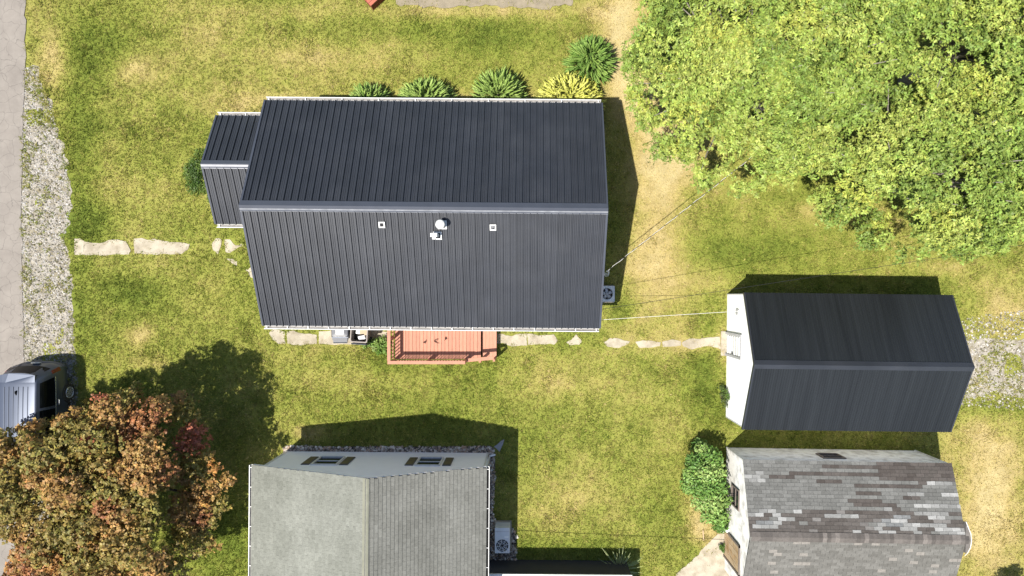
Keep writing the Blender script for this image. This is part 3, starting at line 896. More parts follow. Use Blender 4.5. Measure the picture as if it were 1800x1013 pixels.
# ------------------------------------------------------------------ weathered shed
def build_shed():
    c = SHED
    r = empty('shed', (c['x'], c['y'], 0), c['rz'])
    tag(r, 'weathered shed with patchy worn shingle roof and peeling white boards', 'shed')
    he, hr, run, hf = c['he'], c['hr'], c['run'], c['half']
    ang = math.atan2(hr - he, run); ts = math.tan(ang); L = math.hypot(run, hr - he)
    gable_body(r, -3.72, 3.72, -2.40, 2.40, he - .03, hr - .06, M['peel'])
    # lapped boards, north side and road end
    nb = 17
    for k in range(nb):
        z0 = .05 + k * .126
        dz = .12
        MB().hexa([(-3.70, 2.40, z0), (3.70, 2.40, z0), (3.70, 2.424, z0), (-3.70, 2.424, z0), (-3.70, 2.40, z0 + dz), (3.70, 2.40, z0 + dz), (3.70, 2.405, z0 + dz), (-3.70, 2.405, z0 + dz)]).build('clapboard', M['peel'], r)
    for k in range(24):
        z0 = .05 + k * .126
        half = 2.38 if z0 < he - .15 else (hr - .12 - z0) / ts
        if half < .1: break
        MB().hexa([(-3.72, -half, z0), (-3.72, half, z0), (-3.744, half, z0), (-3.744, -half, z0), (-3.72, -half, z0 + .12), (-3.72, half, z0 + .12), (-3.725, half, z0 + .12), (-3.725, -half, z0 + .12)]).build('clapboard', M['peel'], r)
    for x in (-3.73, 3.70):
        MB().box(x - .02, x + .05, 2.39, 2.44, 0, he - .06).build('corner_board', M['peel'], r)
    b = MB()
    b.extrude_profile([(-run, he - .06), (0, hr - .06), (run, he - .06), (run, he), (0, hr), (-run, he)], -hf, hf, 'x')
    # hood: the roof bulges past the wall at the far end of the ridge
    b.build('roof_deck', M['membrane_shade'], r)
    b = MB()
    b.prism([(hf, -.46), (hf + .06, -.44), (hf + .155, -.25), (hf + .185, -.02), (hf + .16, .22), (hf + .07, .44), (hf, .62)], hr - .16, hr - .02)
    b.build('ridge_hood', mat('grey_hood_felt', lin(140, 134, 128, .47), rough=.9, var=.25, scale=9), r)
    pts = [(hf + .0, .64, hr - .02), (hf + .075, .45, hr - .012), (hf + .168, .22, hr - .008), (hf + .195, -.02, hr - .005), (hf + .163, -.26, hr - .008), (hf + .06, -.46, hr - .012), (hf - .02, -.55, hr - .03)]
    MB().tube(pts, .012, 6).build('hood_edge', M['peel'], r)

    # wear pattern, (x0,x1,y) of pale and brown runs of tabs as seen in the picture
    z8 = lambda a, b2, y: (a / 2.903 + 1180, b2 / 2.903 + 1180, y / 2.903 + 740)
    whites = [z8(*q) for q in ((390, 470, 275), (395, 475, 312), (1295, 1425, 312), (1375, 1440, 370), (1218, 1262, 383), (1210, 1470, 443), (1095, 1138, 460), (455, 540, 463), (632, 675, 467),
              (1218, 1425, 482), (525, 560, 480), (395, 445, 479), (790, 965, 492), (555, 630, 503), (1335, 1370, 503), (1070, 1200, 520), (525, 550, 520), (430, 555, 540), (1205, 1295, 540),
              (1340, 1380, 540), (1055, 1090, 556), (1190, 1230, 558), (1335, 1500, 562), (940, 975, 575), (1070, 1130, 576), (1255, 1295, 577), (1380, 1500, 580), (475, 515, 642), (560, 715, 642), (1425, 1500, 660))]
    browns = [z8(*q) for q in ((750, 1030, 230), (1040, 1440, 220), (1040, 1440, 240), (1040, 1440, 258), (480, 1450, 278), (880, 1450, 268), (750, 890, 303), (1050, 1440, 300), (920, 1440, 327), (925, 1060, 362),
              (1180, 1300, 385), (910, 1060, 405), (920, 1180, 422), (920, 1190, 460))]
    mids = [z8(*q) for q in ((1060, 1200, 500), (1060, 1200, 515), (1080, 1190, 530), (430, 560, 528), (1380, 1500, 550))]
    gy = lambda v, k=1.0: tuple(np.array(lin(v, v * .985, v * .975, 0.60)) * k)

    lin_ = lambda a, b_, c_: lin(a, b_, c_, .47)

    def colour(si, mx, cx, cy):
        wp = r.matrix_basis @ (mx @ Vector((cx, cy, 0)))
        px, py = to_px(wp.x, wp.y, wp.z)
        jit = random.choice((-9, -5, 0, 4, 8))
        if si == 0:      # north slope
            for a, b2, y in whites:
                if a - 2 < px < b2 + 2 and abs(py - y) < 3.3:
                    v = random.choice((186, 170, 200, 162)); return lin(v, v, v - 3, .5), .006
            zy = (py - 740) * 2.903
            for a, b2, y in mids:
                if a < px < b2 and abs(py - y) < 3.3: return lin_(156 + jit, 158 + jit, 158 + jit), 0
            for a, b2, y in browns:
                if a < px < b2 and abs(py - y) < 3.3: return lin_(108 + jit, 101 + jit, 96 + jit), 0
            if zy > 462:
                zx = (px - 1180) * 2.903
                if random.random() < .10: return lin_(150 + jit, 146 + jit, 142 + jit), 0
                return lin_(116 + jit, 110 + jit, 105 + jit), 0
            return lin_(143 + jit, 143 + jit, 139 + jit), 0
        if random.random() < .06: return lin_(172, 166, 158), .002
        return lin_(138 + jit, 136 + jit, 130 + jit), 0

    Rn = Matrix.Translation((0, 0, hr)) @ Matrix.Rotation(pi, 4, 'Z') @ Matrix.Rotation(ang, 4, 'X')
    Rs = Matrix.Translation((0, 0, hr)) @ Matrix.Rotation(ang, 4, 'X')

    def vis(px, py):
        if py > 1010: return 0
        return (2 if py < 930 else 1) + random.random() * .9 + (1 if py > 890 and py < 940 else 0)
    bpy.context.view_layer.update()
    lay_shingles(r, [(Rn, -hf - .03, hf + .02, L + .03, 0), (Rs, -hf - .02, hf + .03, L + .03, 0)], .305, .131, .013, colour, vis, gap=.010)
    # ridge shingles, each folded over the crest
    n = 52
    for i in range(n):
        x = -hf + .05 + (2 * hf + .05) * i / n
        w = .17
        k = random.choice((100, 108, 114, 120, 136)) if i > 14 else random.choice((108, 114, 120))
        key = ('ridge', k)
        if key not in SH_MESH:
            b = MB().extrude_profile([(-w, -w * ts + .010), (0, .014), (w, -w * ts + .010), (w, -w * ts + .024), (0, .03), (-w, -w * ts + .024)], 0, .15, 'x')
            me = b.mesh('ridge_shingle')
            at = me.attributes.new('Col', 'FLOAT_COLOR', 'POINT')
            at.data.foreach_set('color', list(lin(k, k * .95, k * .91)) * 0 + [q for _ in range(len(me.vertices)) for q in (*lin(k, k * .95, k * .91), 1)])
            me.materials.append(M['shingle']); SH_MESH[key] = me
        o = link('ridge_shingle', SH_MESH[key], None, r, (x, 0, hr + .004), (0, -.05 + random.uniform(-.01, .01), random.uniform(-.03, .03)))
    # north window, road-end window and boarded door
    q = P(1459, 801, 1.2); xx = q.x - c['x']
    w = window_part(r, 'x', xx - .42, xx + .30, 1.0, 1.62, 2.424, 1, M['old_wood'])
    yw = P(1290, 876, 1.35).y - c['y']
    w = window_part(r, 'y', yw - .36, yw + .30, .95, 1.75, -3.744, -1, M['old_wood'])
    yd0 = P(1285, 995, 1.0).y - c['y']; yd1 = P(1285, 950, 1.0).y - c['y']
    x = -3.744
    fr = MB().box(x - .05, x, yd0 - .08, yd0, 0, 1.98).box(x - .05, x, yd1, yd1 + .08, 0, 1.98).box(x - .05, x, yd0 - .08, yd1 + .08, 1.9, 1.98).build('door_frame', M['old_wood'], r)
    dr = MB().box(x - .012, x + .01, yd0, yd1, .02, 1.9).build('door', M['dark_in'], r)
    n = 4
    for i in range(n):
        a = yd0 + .01 + (yd1 - yd0 - .02) * i / n
        MB().box(x - .03, x - .0125, a, a + (yd1 - yd0 - .02) / n - .012, .05, 1.88).build('door_board', M['board'], dr)
    MB().box(x - .30, x, yd1 + .08, yd1 + .34, -.02, .55).build('cellar_step', M['white'], r)
    return r


shed = build_shed()

# ------------------------------------------------------------------ grey shingled house
GH = dict(he=2.70, hr=4.35, xr=-5.37, xw=-9.86, xe=-1.51, yn=-6.07, ys=-15.0, rz=R(-0.45))


def build_grey_house():
    g = GH
    r = empty('shingled_house', (g['xr'], g['yn'], 0), g['rz'])
    tag(r, 'pale house with grey shingle roof, white gutters and shuttered gable windows', 'house')
    he, hr = g['he'], g['hr']
    xw, xe = g['xw'] - g['xr'], g['xe'] - g['xr']      # local eaves
    ln = g['yn'] - g['ys']
    yw = -.125                                          # gable wall plane, local
    wx0, wx1 = -4.20, 3.74
    def zr(x, d=0): return (hr - d) - (hr - he) * (x / xw if x < 0 else x / xe)
    MB().extrude_profile([(wx0, -.05), (wx1, -.05), (wx1, zr(wx1, .07)), (0, hr - .07), (wx0, zr(wx0, .07))], yw, -ln + .3, 'y').build('wall', M['siding'], r)
    b = MB()
    for k in range(34):
        z0 = .05 + k * .118
        x0, x1 = wx0, wx1
        if z0 + .12 > zr(wx0, .1): x0 = max(wx0, xw * (hr - .1 - z0 - .11) / (hr - he))
        if z0 + .12 > zr(wx1, .1): x1 = min(wx1, xe * (hr - .1 - z0 - .11) / (hr - he))
        if x1 - x0 < .2: break
        b.hexa([(x0, yw, z0), (x1, yw, z0), (x1, yw + .018, z0), (x0, yw + .018, z0), (x0, yw, z0 + .112), (x1, yw, z0 + .112), (x1, yw + .004, z0 + .112), (x0, yw + .004, z0 + .112)])
    b.build('siding', M['siding'], r)
    for x in (wx0, wx1):
        MB().box(x - .03, x + .07 if x < 0 else x + .03, yw + .001, yw + .03, 0, zr(x, .12)).build('corner_board', M['white_metal'], r)
    MB().extrude_profile([(xw + .03, he - .10), (0, hr - .11), (xe - .03, he - .10), (xe - .03, he - .012), (0, hr - .012), (xw + .03, he - .012)], -.005, -ln, 'y').build('roof_deck', M['old_grey'], r)
    MB().extrude_profile([(xw + .02, he - .14), (0, hr - .16), (xe - .02, he - .14), (xe - .02, he - .04), (0, hr - .05), (xw + .02, he - .04)], -.0045, .012, 'y').build('rake_board', M['siding'], r)
    # thin bright soffit detail under the peak
    MB().bar((-.55, yw + .03, hr - .42), (.35, yw + .03, hr - .42), .03, .03).build('gable_trim', M['frame_dark'], r)
    # windows with shutters
    for (s0, s1, a, b2, t0, t1) in ((-8.32, -8.02, -7.90, -7.06, -6.93, -6.62), (-4.54, -4.24, -4.12, -3.31, -3.17, -2.87)):
        dx = -g['xr'] + .01
        w = window_part(r, 'x', a + dx, b2 + dx, 1.03, 2.14, yw + .018, 1, M['white_metal'])
        for (q0, q1) in ((s0, s1), (t0, t1)):
            sh = MB().box(q0 + dx, q1 + dx, yw + .02, yw + .05, 1.0, 2.17).build('shutter', M['frame_dark'], r)
            for k in range(2):
                MB().box(q0 + dx + .03, q1 + dx - .03, yw + .0505, yw + .06, 1.05 + k * .56, 1.55 + k * .56).build('shutter_panel', M['shutter'], sh)
    # shingles
    aw = math.atan2(hr - he, -xw); ae = math.atan2(hr - he, xe)
    Lw = math.hypot(hr - he, xw); Le = math.hypot(hr - he, xe)
    Mw = Matrix.Translation((0, 0, hr)) @ Matrix.Rotation(-pi / 2, 4, 'Z') @ Matrix.Rotation(aw, 4, 'X')
    Me = Matrix.Translation((0, 0, hr)) @ Matrix.Rotation(pi / 2, 4, 'Z') @ Matrix.Rotation(ae, 4, 'X')

    def colour(si, mx, cx, cy):
        j = random.choice((-5, -3, -1, 0, 0, 1, 3, 5))
        wp = r.matrix_basis @ (mx @ Vector((cx, cy, 0)))
        n = float(fbm(np.array([wp.x]), np.array([wp.y]), 1.3, 3, 91)[0]) - .5
        j += round(n * 6) * 5
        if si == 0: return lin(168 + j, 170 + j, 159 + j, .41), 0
        return lin(166 + j, 166 + j, 158 + j, .35), 0  # east slope coloured darker, standing in for the weaker sun on it

    def vis(px, py):
        if py > 1008: return 0
        return 1 + random.random() * .2 + (1.0 if px > 646 else 0) - (py - 830) / 900
    bpy.context.view_layer.update()
    lay_shingles(r, [(Mw, -.02, 4.6, Lw, 0), (Me, -4.6, .02, Le, 0)], .305, .137, .022, colour, vis, gap=.004)
    mat_plain = mat('grey_shingle_field', lin(164, 164, 150, .48), rough=.9, var=.15, scale=6)
    MB().hexa([(xw, -4.62, he), (0, -4.62, hr), (0, -ln, hr), (xw, -ln, he), (xw, -4.62, he + .012), (0, -4.62, hr + .012), (0, -ln, hr + .012), (xw, -ln, he + .012)]).build('roof_field', mat_plain, r)
    MB().hexa([(0.001, -4.62, hr), (xe, -4.62, he), (xe, -ln, he), (0.001, -ln, hr), (0.001, -4.62, hr + .012), (xe, -4.62, he + .012), (xe, -ln, he + .012), (0.001, -ln, hr + .012)]).build('roof_field', mat_plain, r)
    cap = mat('pale_ridge_shingle', lin(172, 172, 152, .42), rough=.9, var=.12, scale=5, rnd=.06)
    for i in range(34):
        me = SH_MESH.get('gcap')
        if me is None:
            me = MB().extrude_profile([(-.16, -.16 * .42 + .018), (0, .026), (.06, -.024 + .026), (.06, .010), (0, .012), (-.16, -.16 * .42 + .004)], 0, -.26, 'y').mesh('ridge_shingle')
            me.materials.append(cap); SH_MESH['gcap'] = me
        link('ridge_shingle', me, None, r, (0, -.002 - i * .245, hr + .012), (R(-1.2), 0, 0))
    # gutters along both eaves
    for x, o in ((xw, -1), (xe, 1)):
        b = MB(); z = he - .005
        def bx(d0, d1, z0, z1): b.box(min(x + o * d0, x + o * d1), max(x + o * d0, x + o * d1), -ln, .0, z0, z1)
        bx(-.012, .0, z - .10, z - .012); bx(.0, .085, z - .10, z - .09); bx(.088, .106, z - .10, z)
        gt = b.build('gutter', M['white_metal'], r)
        b2 = MB(); b2.box(min(x + o * .002, x + o * .084), max(x + o * .002, x + o * .084), -ln + .05, -.03, z - .089, z - .07); b2.build('gutter_debris', M['gutter_in'] if o < 0 else M['dark_in'], gt)
        me = MB().box(min(0, o * .1), max(0, o * .1), -.008, .008, .0005, .007).mesh('hanger'); me.materials.append(M['white_metal'])
        for i in range(7):
            link('hanger', me, None, gt, (x, -.08 - i * .70, z))
    # downspout at the corner by the heat pump
    ds = MB().bar((xe + .05, -.10, he - .1), (wx1 + .08, yw - .09, he - .45), .07, .05).bar((wx1 + .08, yw - .09, he - .45), (wx1 + .08, yw - .09, .12), .07, .05).bar((wx1 + .06, yw - .09, .12), (wx1 + .3, yw - .05, .06), .07, .05)
    ds.build('downspout', M['white_metal'], r)
    # raised porch beyond the heat pump: white coping round a dark floor
    px0, px1 = wx1 + .005, 4.62 - .52 - g['xr'] - .75
    y_n = P(985, 1009, 1.45).y - g['yn']
    x_e = P(1112, 1009, 1.45).x - g['xr']
    po = MB().box(px0, x_e, y_n - 3.5, y_n, -.02, 1.38).build('porch_base', M['membrane_shade'], r)  # near-black base colour stands in for the shade at its foot
    MB().box(px0, x_e - .06, y_n - 3.45, y_n - .07, 1.381, 1.41).build('porch_floor', M['membrane_shade'], r)
    MB().box(px0, x_e + .02, y_n - .065, y_n + .02, 1.381, 1.45).box(x_e - .055, x_e + .02, y_n - 3.45, y_n - .066, 1.381, 1.45).build('porch_coping', M['white_metal'], r)
    return r


grey_house = build_grey_house()

# ------------------------------------------------------------------ deck, bins, units, small things
def build_deck():
    z = .60
    x0, x1, xs = -5.20, -1.86, -1.27
    yh, yf = -.83, -2.46
    r = empty('wooden_deck', (x0, yh, 0))
    tag(r, 'red stained wooden deck with baluster railing against the house', 'deck')
    X = lambda v: v - x0
    Y = lambda v: v - yh
    n = 24
    w = (x1 - x0) / n
    me = MB().box(0.005, w - .006, Y(yf), Y(yh) , -.035, 0).mesh('deck_board'); me.materials.append(M['deck'])
    for i in range(n):
        link('deck_board', me, None, r, (i * w, 0, z + random.uniform(-.002, .002)))
    b = MB().box(0.02, X(x1) - .02, Y(yf) + .02, Y(yf) + .06, .1, z - .04).box(0.02, .06, Y(yf) + .06, -.02, .1, z - .04).box(X(x1) - .06, X(x1) - .02, Y(yf) + .06, -.02, .1, z - .04)
    b.build('deck_frame', M['deck_dark'], r)
    # low step along the far end: four wide boards at a lower level
    zs = .40
    for i in range(4):
        MB().box(X(x1) + .035 + i * .14, X(x1) + .17 + i * .14, Y(yf) + .02, -.02, zs - .035, zs).build('step_board', M['deck'], r)
    MB().box(X(x1) + .04, X(xs) - .03, Y(yf) + .05, Y(yf) + .09, 0, zs - .04).box(X(xs) - .07, X(xs) - .03, Y(yf) + .09, -.05, 0, zs - .04).build('step_frame', M['deck_dark'], r)
    # legs
    for (lx, ly) in ((.03, yf + .03), (1.65, yf + .03), (X(x1) - .12, yf + .03), (.03, -1.0), (X(x1) - .12, -1.0)):
        MB().box(lx, lx + .09, Y(ly), Y(ly) + .09, -.02, z - .036).build('leg', M['deck_dark'], r)
    # railings: front and road-side end
    zt = 1.50
    xr1 = -2.44
    post = MB().box(-.045, .045, -.045, .045, 0, zt - z - .04).mesh('post'); post.materials.append(M['deck_rail'])
    fr = MB().box(-.09, X(xr1) + .05, Y(yf) - .10, Y(yf) + .02, zt - .038, zt).build('railing', M['deck_rail'], r)
    MB().box(.03, X(xr1), Y(yf) - .06, Y(yf) - .02, z + .09, z + .13).build('bottom_rail', M['deck_rail'], fr)
    for xx in (-.0, 1.36, X(xr1)):
        link('post', post, None, fr, (xx, Y(yf) - .04, z))
    bal = MB().box(-.014, .014, -.014, .014, 0, zt - z - .17).mesh('baluster'); bal.materials.append(M['deck_rail'])
    k = 0
    for span0, span1 in ((.05, 1.31), (1.41, X(xr1) - .05)):
        nb = 12
        for i in range(nb):
            link('baluster', bal, None, fr, (span0 + (i + .5) * (span1 - span0) / nb, Y(yf) - .04, z + .131))
    sr = MB().box(-.10, .02, Y(yf) + .021, -.03, zt - .038, zt).build('railing', M['deck_rail'], r)
    MB().box(-.06, -.02, Y(yf) + .03, -.03, z + .09, z + .13).build('bottom_rail', M['deck_rail'], sr)
    link('post', post, None, sr, (-.04, -.10, z)); link('post', post, None, sr, (-.04, Y(-1.62), z))
    for i in range(11):
        yy = -.18 - i * .135
        if abs(yy - Y(-1.62)) > .05:
            link('baluster', bal, None, sr, (-.04, yy, z + .131))
    # plain gate rail over the steps
    gr = MB().bar((X(xr1) + .09, Y(yf) + .02, 1.22), (X(xs) - .06, Y(yf) + .11, 1.22), .13, .04).build('gate_rail', M['deck_rail'], r)
    gp = MB().box(-.04, .04, -.04, .04, -.42, .6).mesh('post'); gp.materials.append(M['deck_rail'])
    link('post', gp, None, gr, (X(x1) + .0, Y(yf) - .03, .6)); link('post', gp, None, gr, (X(xs) - .06, Y(yf) + .01, .6))
    return r


build_deck()


def leaf_litter(px, py, h, label, s=.1):
    b = MB()
    p = P(px, py, h)
    for k in range(7):
        a = random.uniform(0, 2 * pi); d = random.uniform(0, s); l = random.uniform(.04, .11)
        q = Vector((d * math.cos(a), d * math.sin(a), .004 + .003 * k)); t = random.uniform(0, pi)
        u = Vector((math.cos(t), math.sin(t), .15)) * l; v = Vector((-math.sin(t), math.cos(t), .1)) * l * .3
        b.hexa([q - u, q + v * .6, q + u, q - v * .6, q - u + Vector((0, 0, .006)), q + v * .6 + Vector((0, 0, .012)), q + u + Vector((0, 0, .006)), q - v * .6 + Vector((0, 0, .012))])
    tag(b.build('dead_leaves', M['knot'], None, p), label, 'leaves', 'dead leaves on the deck')


leaf_litter(746, 602, .606, 'small dark scatter of dead leaves on the red deck boards', .08)
leaf_litter(766, 600, .606, 'larger dark clump of dead leaves on the red deck boards', .12)
leaf_litter(784, 595, .606, 'single tiny curled dead leaf on the red deck boards', .02)


def rounded_rect(w, d, rad, n=4):
    pts = []
    for cx, cy, a0 in ((w / 2 - rad, d / 2 - rad, 0), (-w / 2 + rad, d / 2 - rad, 90), (-w / 2 + rad, -d / 2 + rad, 180), (w / 2 - rad, -d / 2 + rad, 270)):
        for k in range(n + 1):
            a = R(a0 + 90 * k / n)
            pts.append((cx + rad * math.cos(a), cy + rad * math.sin(a)))
    return pts


def loft(b, rings, cap0=True, cap1=True):
    n = len(b.v); k = len(rings[0])
    for rg in rings: b.v += [tuple(p) for p in rg]
    for i in range(len(rings) - 1):
        for j in range(k):
            j2 = (j + 1) % k
            b.f.append([n + i * k + j, n + i * k + j2, n + (i + 1) * k + j2, n + (i + 1) * k + j])
    if cap0: b.f.append([n + j for j in reversed(range(k))])
    if cap1: b.f.append([n + (len(rings) - 1) * k + j for j in range(k)])
    return b


def ring(w, d, rad, z, dy=0): return [(x, y + dy, z) for x, y in rounded_rect(w, d, rad)]


def bin_body(root, open_top):
    b = MB()
    rings = [ring(.46, .50, .05, .05), ring(.58, .66, .06, .95)]
    if open_top:
        rings += [ring(.66, .74, .07, .955), ring(.66, .74, .07, 1.0), ring(.58, .66, .06, 1.0), ring(.55, .62, .06, .5)]
    else:
        rings += [ring(.62, .70, .06, .955), ring(.62, .70, .06, .99)]
    loft(b, rings)
    o = b.build('body', M['black_plastic'] if not open_top else M['bin_rim'], root)
    for s in (-1, 1):
        w = MB().lathe([(.06, -.03), (.10, -.03), (.11, 0), (.10, .03), (.06, .03)], 14).build('wheel', M['tyre'], root, (s * .26, -.28, .10), (0, R(90), 0))
    return o


def build_bins():
    r = empty('wheeled_bin', (-7.19, -1.36, .02), R(1.0))
    tag(r, 'closed dark grey wheeled bin with a white sticker on its lid', 'bin', 'bins beside the deck')
    bin_body(r, False)
    lid = loft(MB(), [ring(.64, .58, .06, .99, .07), ring(.66, .60, .06, 1.02, .07), ring(.60, .54, .08, 1.07, .07), ring(.3, .3, .05, 1.085, .07)]).build('lid', M['black_plastic'], r)
    MB().box(-.14, .16, -.10, .30, 1.078, 1.092).build('sticker', M['paper'], lid)
    MB().tube([(-.31, -.22, 1.03), (-.31, -.225, 1.05), (.31, -.225, 1.05), (.31, -.22, 1.03)], .018, 8).build('hinge_bar', M['chrome'], r)
    MB().tube([(-.26, -.33, .97), (-.26, -.43, 1.0), (.26, -.43, 1.0), (.26, -.33, .97)], .022, 8).build('handle', M['black_plastic'], r)
    MB().box(-.27, .27, -.41, -.24, .96, 1.02).build('back_shelf', M['black_plastic'], r)
    r = empty('wheeled_bin', (-6.475, -1.42, .02), R(-3.5))
    tag(r, 'open wheeled bin overfilled with cardboard, its lid hanging back', 'bin', 'bins beside the deck')
    bin_body(r, True)
    MB().box(-.27, .27, -.30, .30, .45, .60).build('rubbish_fill', M['dark_in'], r)
    loft(MB(), [[(x, -.41 - .0 * y, .62 + y) for x, y in rounded_rect(.6, .62, .06)], [(x, -.45, .62 + y) for x, y in rounded_rect(.62, .64, .06)]]).build('lid', M['black_plastic'], r)
    return r


build_bins()
for k, (lx, ly, w, d, z, rz, rx, m, lab) in enumerate((
        (-6.40, -1.28, .22, .34, .78, 5, 14, 'card', 'flattened tan cardboard box standing in the open bin'),
        (-6.55, -1.30, .17, .30, .72, -8, 9, 'paper', 'crumpled white carton in the open bin'),
        (-6.27, -1.34, .12, .36, .76, 3, -6, 'card', 'narrow strip of pale cardboard along the edge of the open bin'),
        (-6.44, -1.60, .26, .16, .70, 14, 10, 'ac_light', 'grey foil tray in the open bin'))):
    b = MB().box(-w / 2, w / 2, -d / 2, d / 2, -.14, .10).box(-w / 2 + .02, w / 2 - .02, -d / 2 + .02, d / 2 - .02, .101, .115)
    tag(b.build('cardboard_piece', M[m], None, (lx, ly, z), (R(rx), R(6), R(rz))), lab, 'cardboard', 'rubbish in the open bin')
b = loft(MB(), [ring(.10, .10, .04, 0), ring(.20, .22, .08, .06), ring(.20, .20, .08, .18), ring(.06, .06, .02, .24)])
tag(b.build('rubbish_bag', M['purple'], None, (-6.63, -1.20, .62), smooth=True), 'dark purple rubbish bag in the open bin', 'rubbish bag')


def fan_unit(name, loc, sx, sy, h, fan_xy, fan_r, label, blades, style, rz=0.0):
    r = empty(name, loc, rz)
    tag(r, label, 'heat pump')
    MB().box(-sx / 2 - .05, sx / 2 + .05, -sy / 2 - .05, sy / 2 + .05, -.02, .06).build('base', M['concrete'], r)
    # casing with round opening in the top
    N = 32
    b = MB()
    rr = rounded_rect(sx - .004, sy - .004, .02, 3)
    loft(b, [[(x, y, .06) for x, y in rr], [(x, y, h) for x, y in rr]], True, False)
    n0 = len(b.v)
    circ = [(fan_xy[0] + fan_r * math.cos(2 * pi * k / N + pi / N), fan_xy[1] + fan_r * math.sin(2 * pi * k / N + pi / N)) for k in range(N)]
    # rays from the fan centre meet the outline and the circle
    outer = []; inner = []
    corners = [math.atan2(cy_ - fan_xy[1], cx_ - fan_xy[0]) for cx_ in (-sx / 2, sx / 2) for cy_ in (-sy / 2, sy / 2)]
    for a in sorted([2 * pi * q / 36 - pi for q in range(36)] + corners):
        dx, dy = math.cos(a), math.sin(a)
        tt = min(((sx / 2 * (1 if dx > 0 else -1) - fan_xy[0]) / dx) if abs(dx) > 1e-6 else 9, ((sy / 2 * (1 if dy > 0 else -1) - fan_xy[1]) / dy) if abs(dy) > 1e-6 else 9)
        outer.append((fan_xy[0] + dx * tt, fan_xy[1] + dy * tt)); inner.append((fan_xy[0] + dx * fan_r, fan_xy[1] + dy * fan_r))
    k = len(outer)
    b.v += [(x, y, h) for x, y in outer] + [(x, y, h) for x, y in inner] + [(x, y, h - .18) for x, y in inner]
    for i in range(k):
        j = (i + 1) % k
        b.f.append([n0 + i, n0 + j, n0 + k + j, n0 + k + i])
        b.f.append([n0 + k + i, n0 + k + j, n0 + 2 * k + j, n0 + 2 * k + i])
    b.build('casing', M['ac'], r)
    MB().lathe([(fan_r - .004, 0), (fan_r - .004, .01)], 24).build('fan_well', M['ac_dark'], r, (fan_xy[0], fan_xy[1], h - .17))
    for i in range(blades):
        a = 2 * pi * i / blades + .4
        d = Vector((math.cos(a), math.sin(a), 0)); s = Vector((-math.sin(a), math.cos(a), .35)).normalized()
        c = Vector((fan_xy[0], fan_xy[1], h - .09))
        p0 = c + d * .03; p1 = c + d * (fan_r - .03)
        wb = fan_r * .55
        u = Vector((0, 0, .005))
        MB().hexa([p0 - s * .03 - u, p0 + s * .03 - u, p1 + s * wb * .5 - u, p1 - s * wb * .5 - u, p0 - s * .03 + u, p0 + s * .03 + u, p1 + s * wb * .5 + u, p1 - s * wb * .5 + u]).build('fan_blade', M['ac_light'] if style else M['ac_dark'], r)
    MB().lathe([(.05, 0), (.05, .04), (.03, .06)], 12).build('hub', M['ac_light'] if style else M['ac_dark'], r, (fan_xy[0], fan_xy[1], h - .11))
    # wire grille
    b = MB()
    for q in ((fan_r * .45, fan_r * .72, fan_r * .99) if not style else (fan_r * .99, fan_r * .5)):
        pts = [(fan_xy[0] + q * math.cos(2 * pi * k / 24), fan_xy[1] + q * math.sin(2 * pi * k / 24), h + .012) for k in range(25)]
        b.tube(pts, .006 if style else .008, 5, caps=False)
    for i in range(8 if not style else 4):
        a = 2 * pi * i / (8 if not style else 4) + .2
        b.bar((fan_xy[0] + .05 * math.cos(a), fan_xy[1] + .05 * math.sin(a), h + .012), (fan_xy[0] + fan_r * math.cos(a), fan_xy[1] + fan_r * math.sin(a), h + .012), .016 if not style else .008, .012)
    b.build('grille', M['ac'], r)
    return r


fan_unit('heat_pump', (2.96, .07, .02), .66, .60, .75, (.04, 0), .225, 'square grey air conditioner with exposed fan beside the dark-roofed house', 5, 1)
u2 = fan_unit('heat_pump', (-1.03, -9.42, .02), .57, .97, .72, (0, -.19), .245, 'oblong grey heat pump with spoked fan grille in the stony bed', 7, 0)
MB().box(.08, .24, .10, .17, .7205, .726).build('badge', M['paper'], u2)
MB().box(-.27, .27, .34, .36, .7205, .73).build('seam', M['ac_light'], u2)

# service loops on the gable by the air conditioner
r = empty('service_mast', (2.62, .80, 0))
tag(r, 'weatherhead with looped cables on the gable end of the dark-roofed house', 'service mast')
MB().tube([(-.20, 0, .05), (-.20, 0, 3.1), (-.16, 0, 3.25), (-.05, 0, 3.28)], .03, 8).build('conduit', M['galv'], r)
for k in range(3):
    MB().tube([(-.06, -.02 + .02 * k, 3.28), (.06, -.12 + .05 * k, 3.1), (.16 + .02 * k, -.10 + .05 * k, 3.0), (.17, .02 + .04 * k, 3.1), (.06, .05, 3.3)], .012, 6).build('drip_loop', M['cable_white'], r)


def catenary(a, b, sag, n=24):
    a, b = Vector(a), Vector(b)
    return [a.lerp(b, k / n) - Vector((0, 0, sag * 4 * (k / n) * (1 - k / n))) for k in range(n + 1)]


# twisted service cable to the pole beyond the trees: one black, one pale strand
A = P(1068, 476, 3.30); Bp = P(1640, 27, 4.3)
line = catenary(A, Bp, .25, 160)
r = empty('service_cable', A)
tag(r, 'twisted black and pale service cable from the gable into the green tree', 'cable')
for ph, m in ((0, 'cable_black'), (pi, 'cable_white')):
    pts = []
    for k, p in enumerate(line):
        t = k * 0.9 + ph
        pts.append(p - A + Vector((-.6 * math.cos(t), .78 * math.cos(t), math.sin(t))) * .012)
    MB().tube(pts, .006 if m == 'cable_white' else .011, 5).build('strand', M[m], r)
o = MB().tube(catenary(P(1050, 545, 2.75), P(2080, 388, 4.3), .15, 40), .008, 5).build('telephone_cable', M['cable_black'])
tag(o, 'thin black overhead cable passing over the garage eave to the trees', 'cable')
o = MB().tube(catenary(P(1048, 563, 2.7), P(1303, 547, 1.95), .08, 20), .007, 5).build('power_cable', M['cable_white'])
tag(o, 'thin white cable strung between the house and the white garage wall', 'cable')
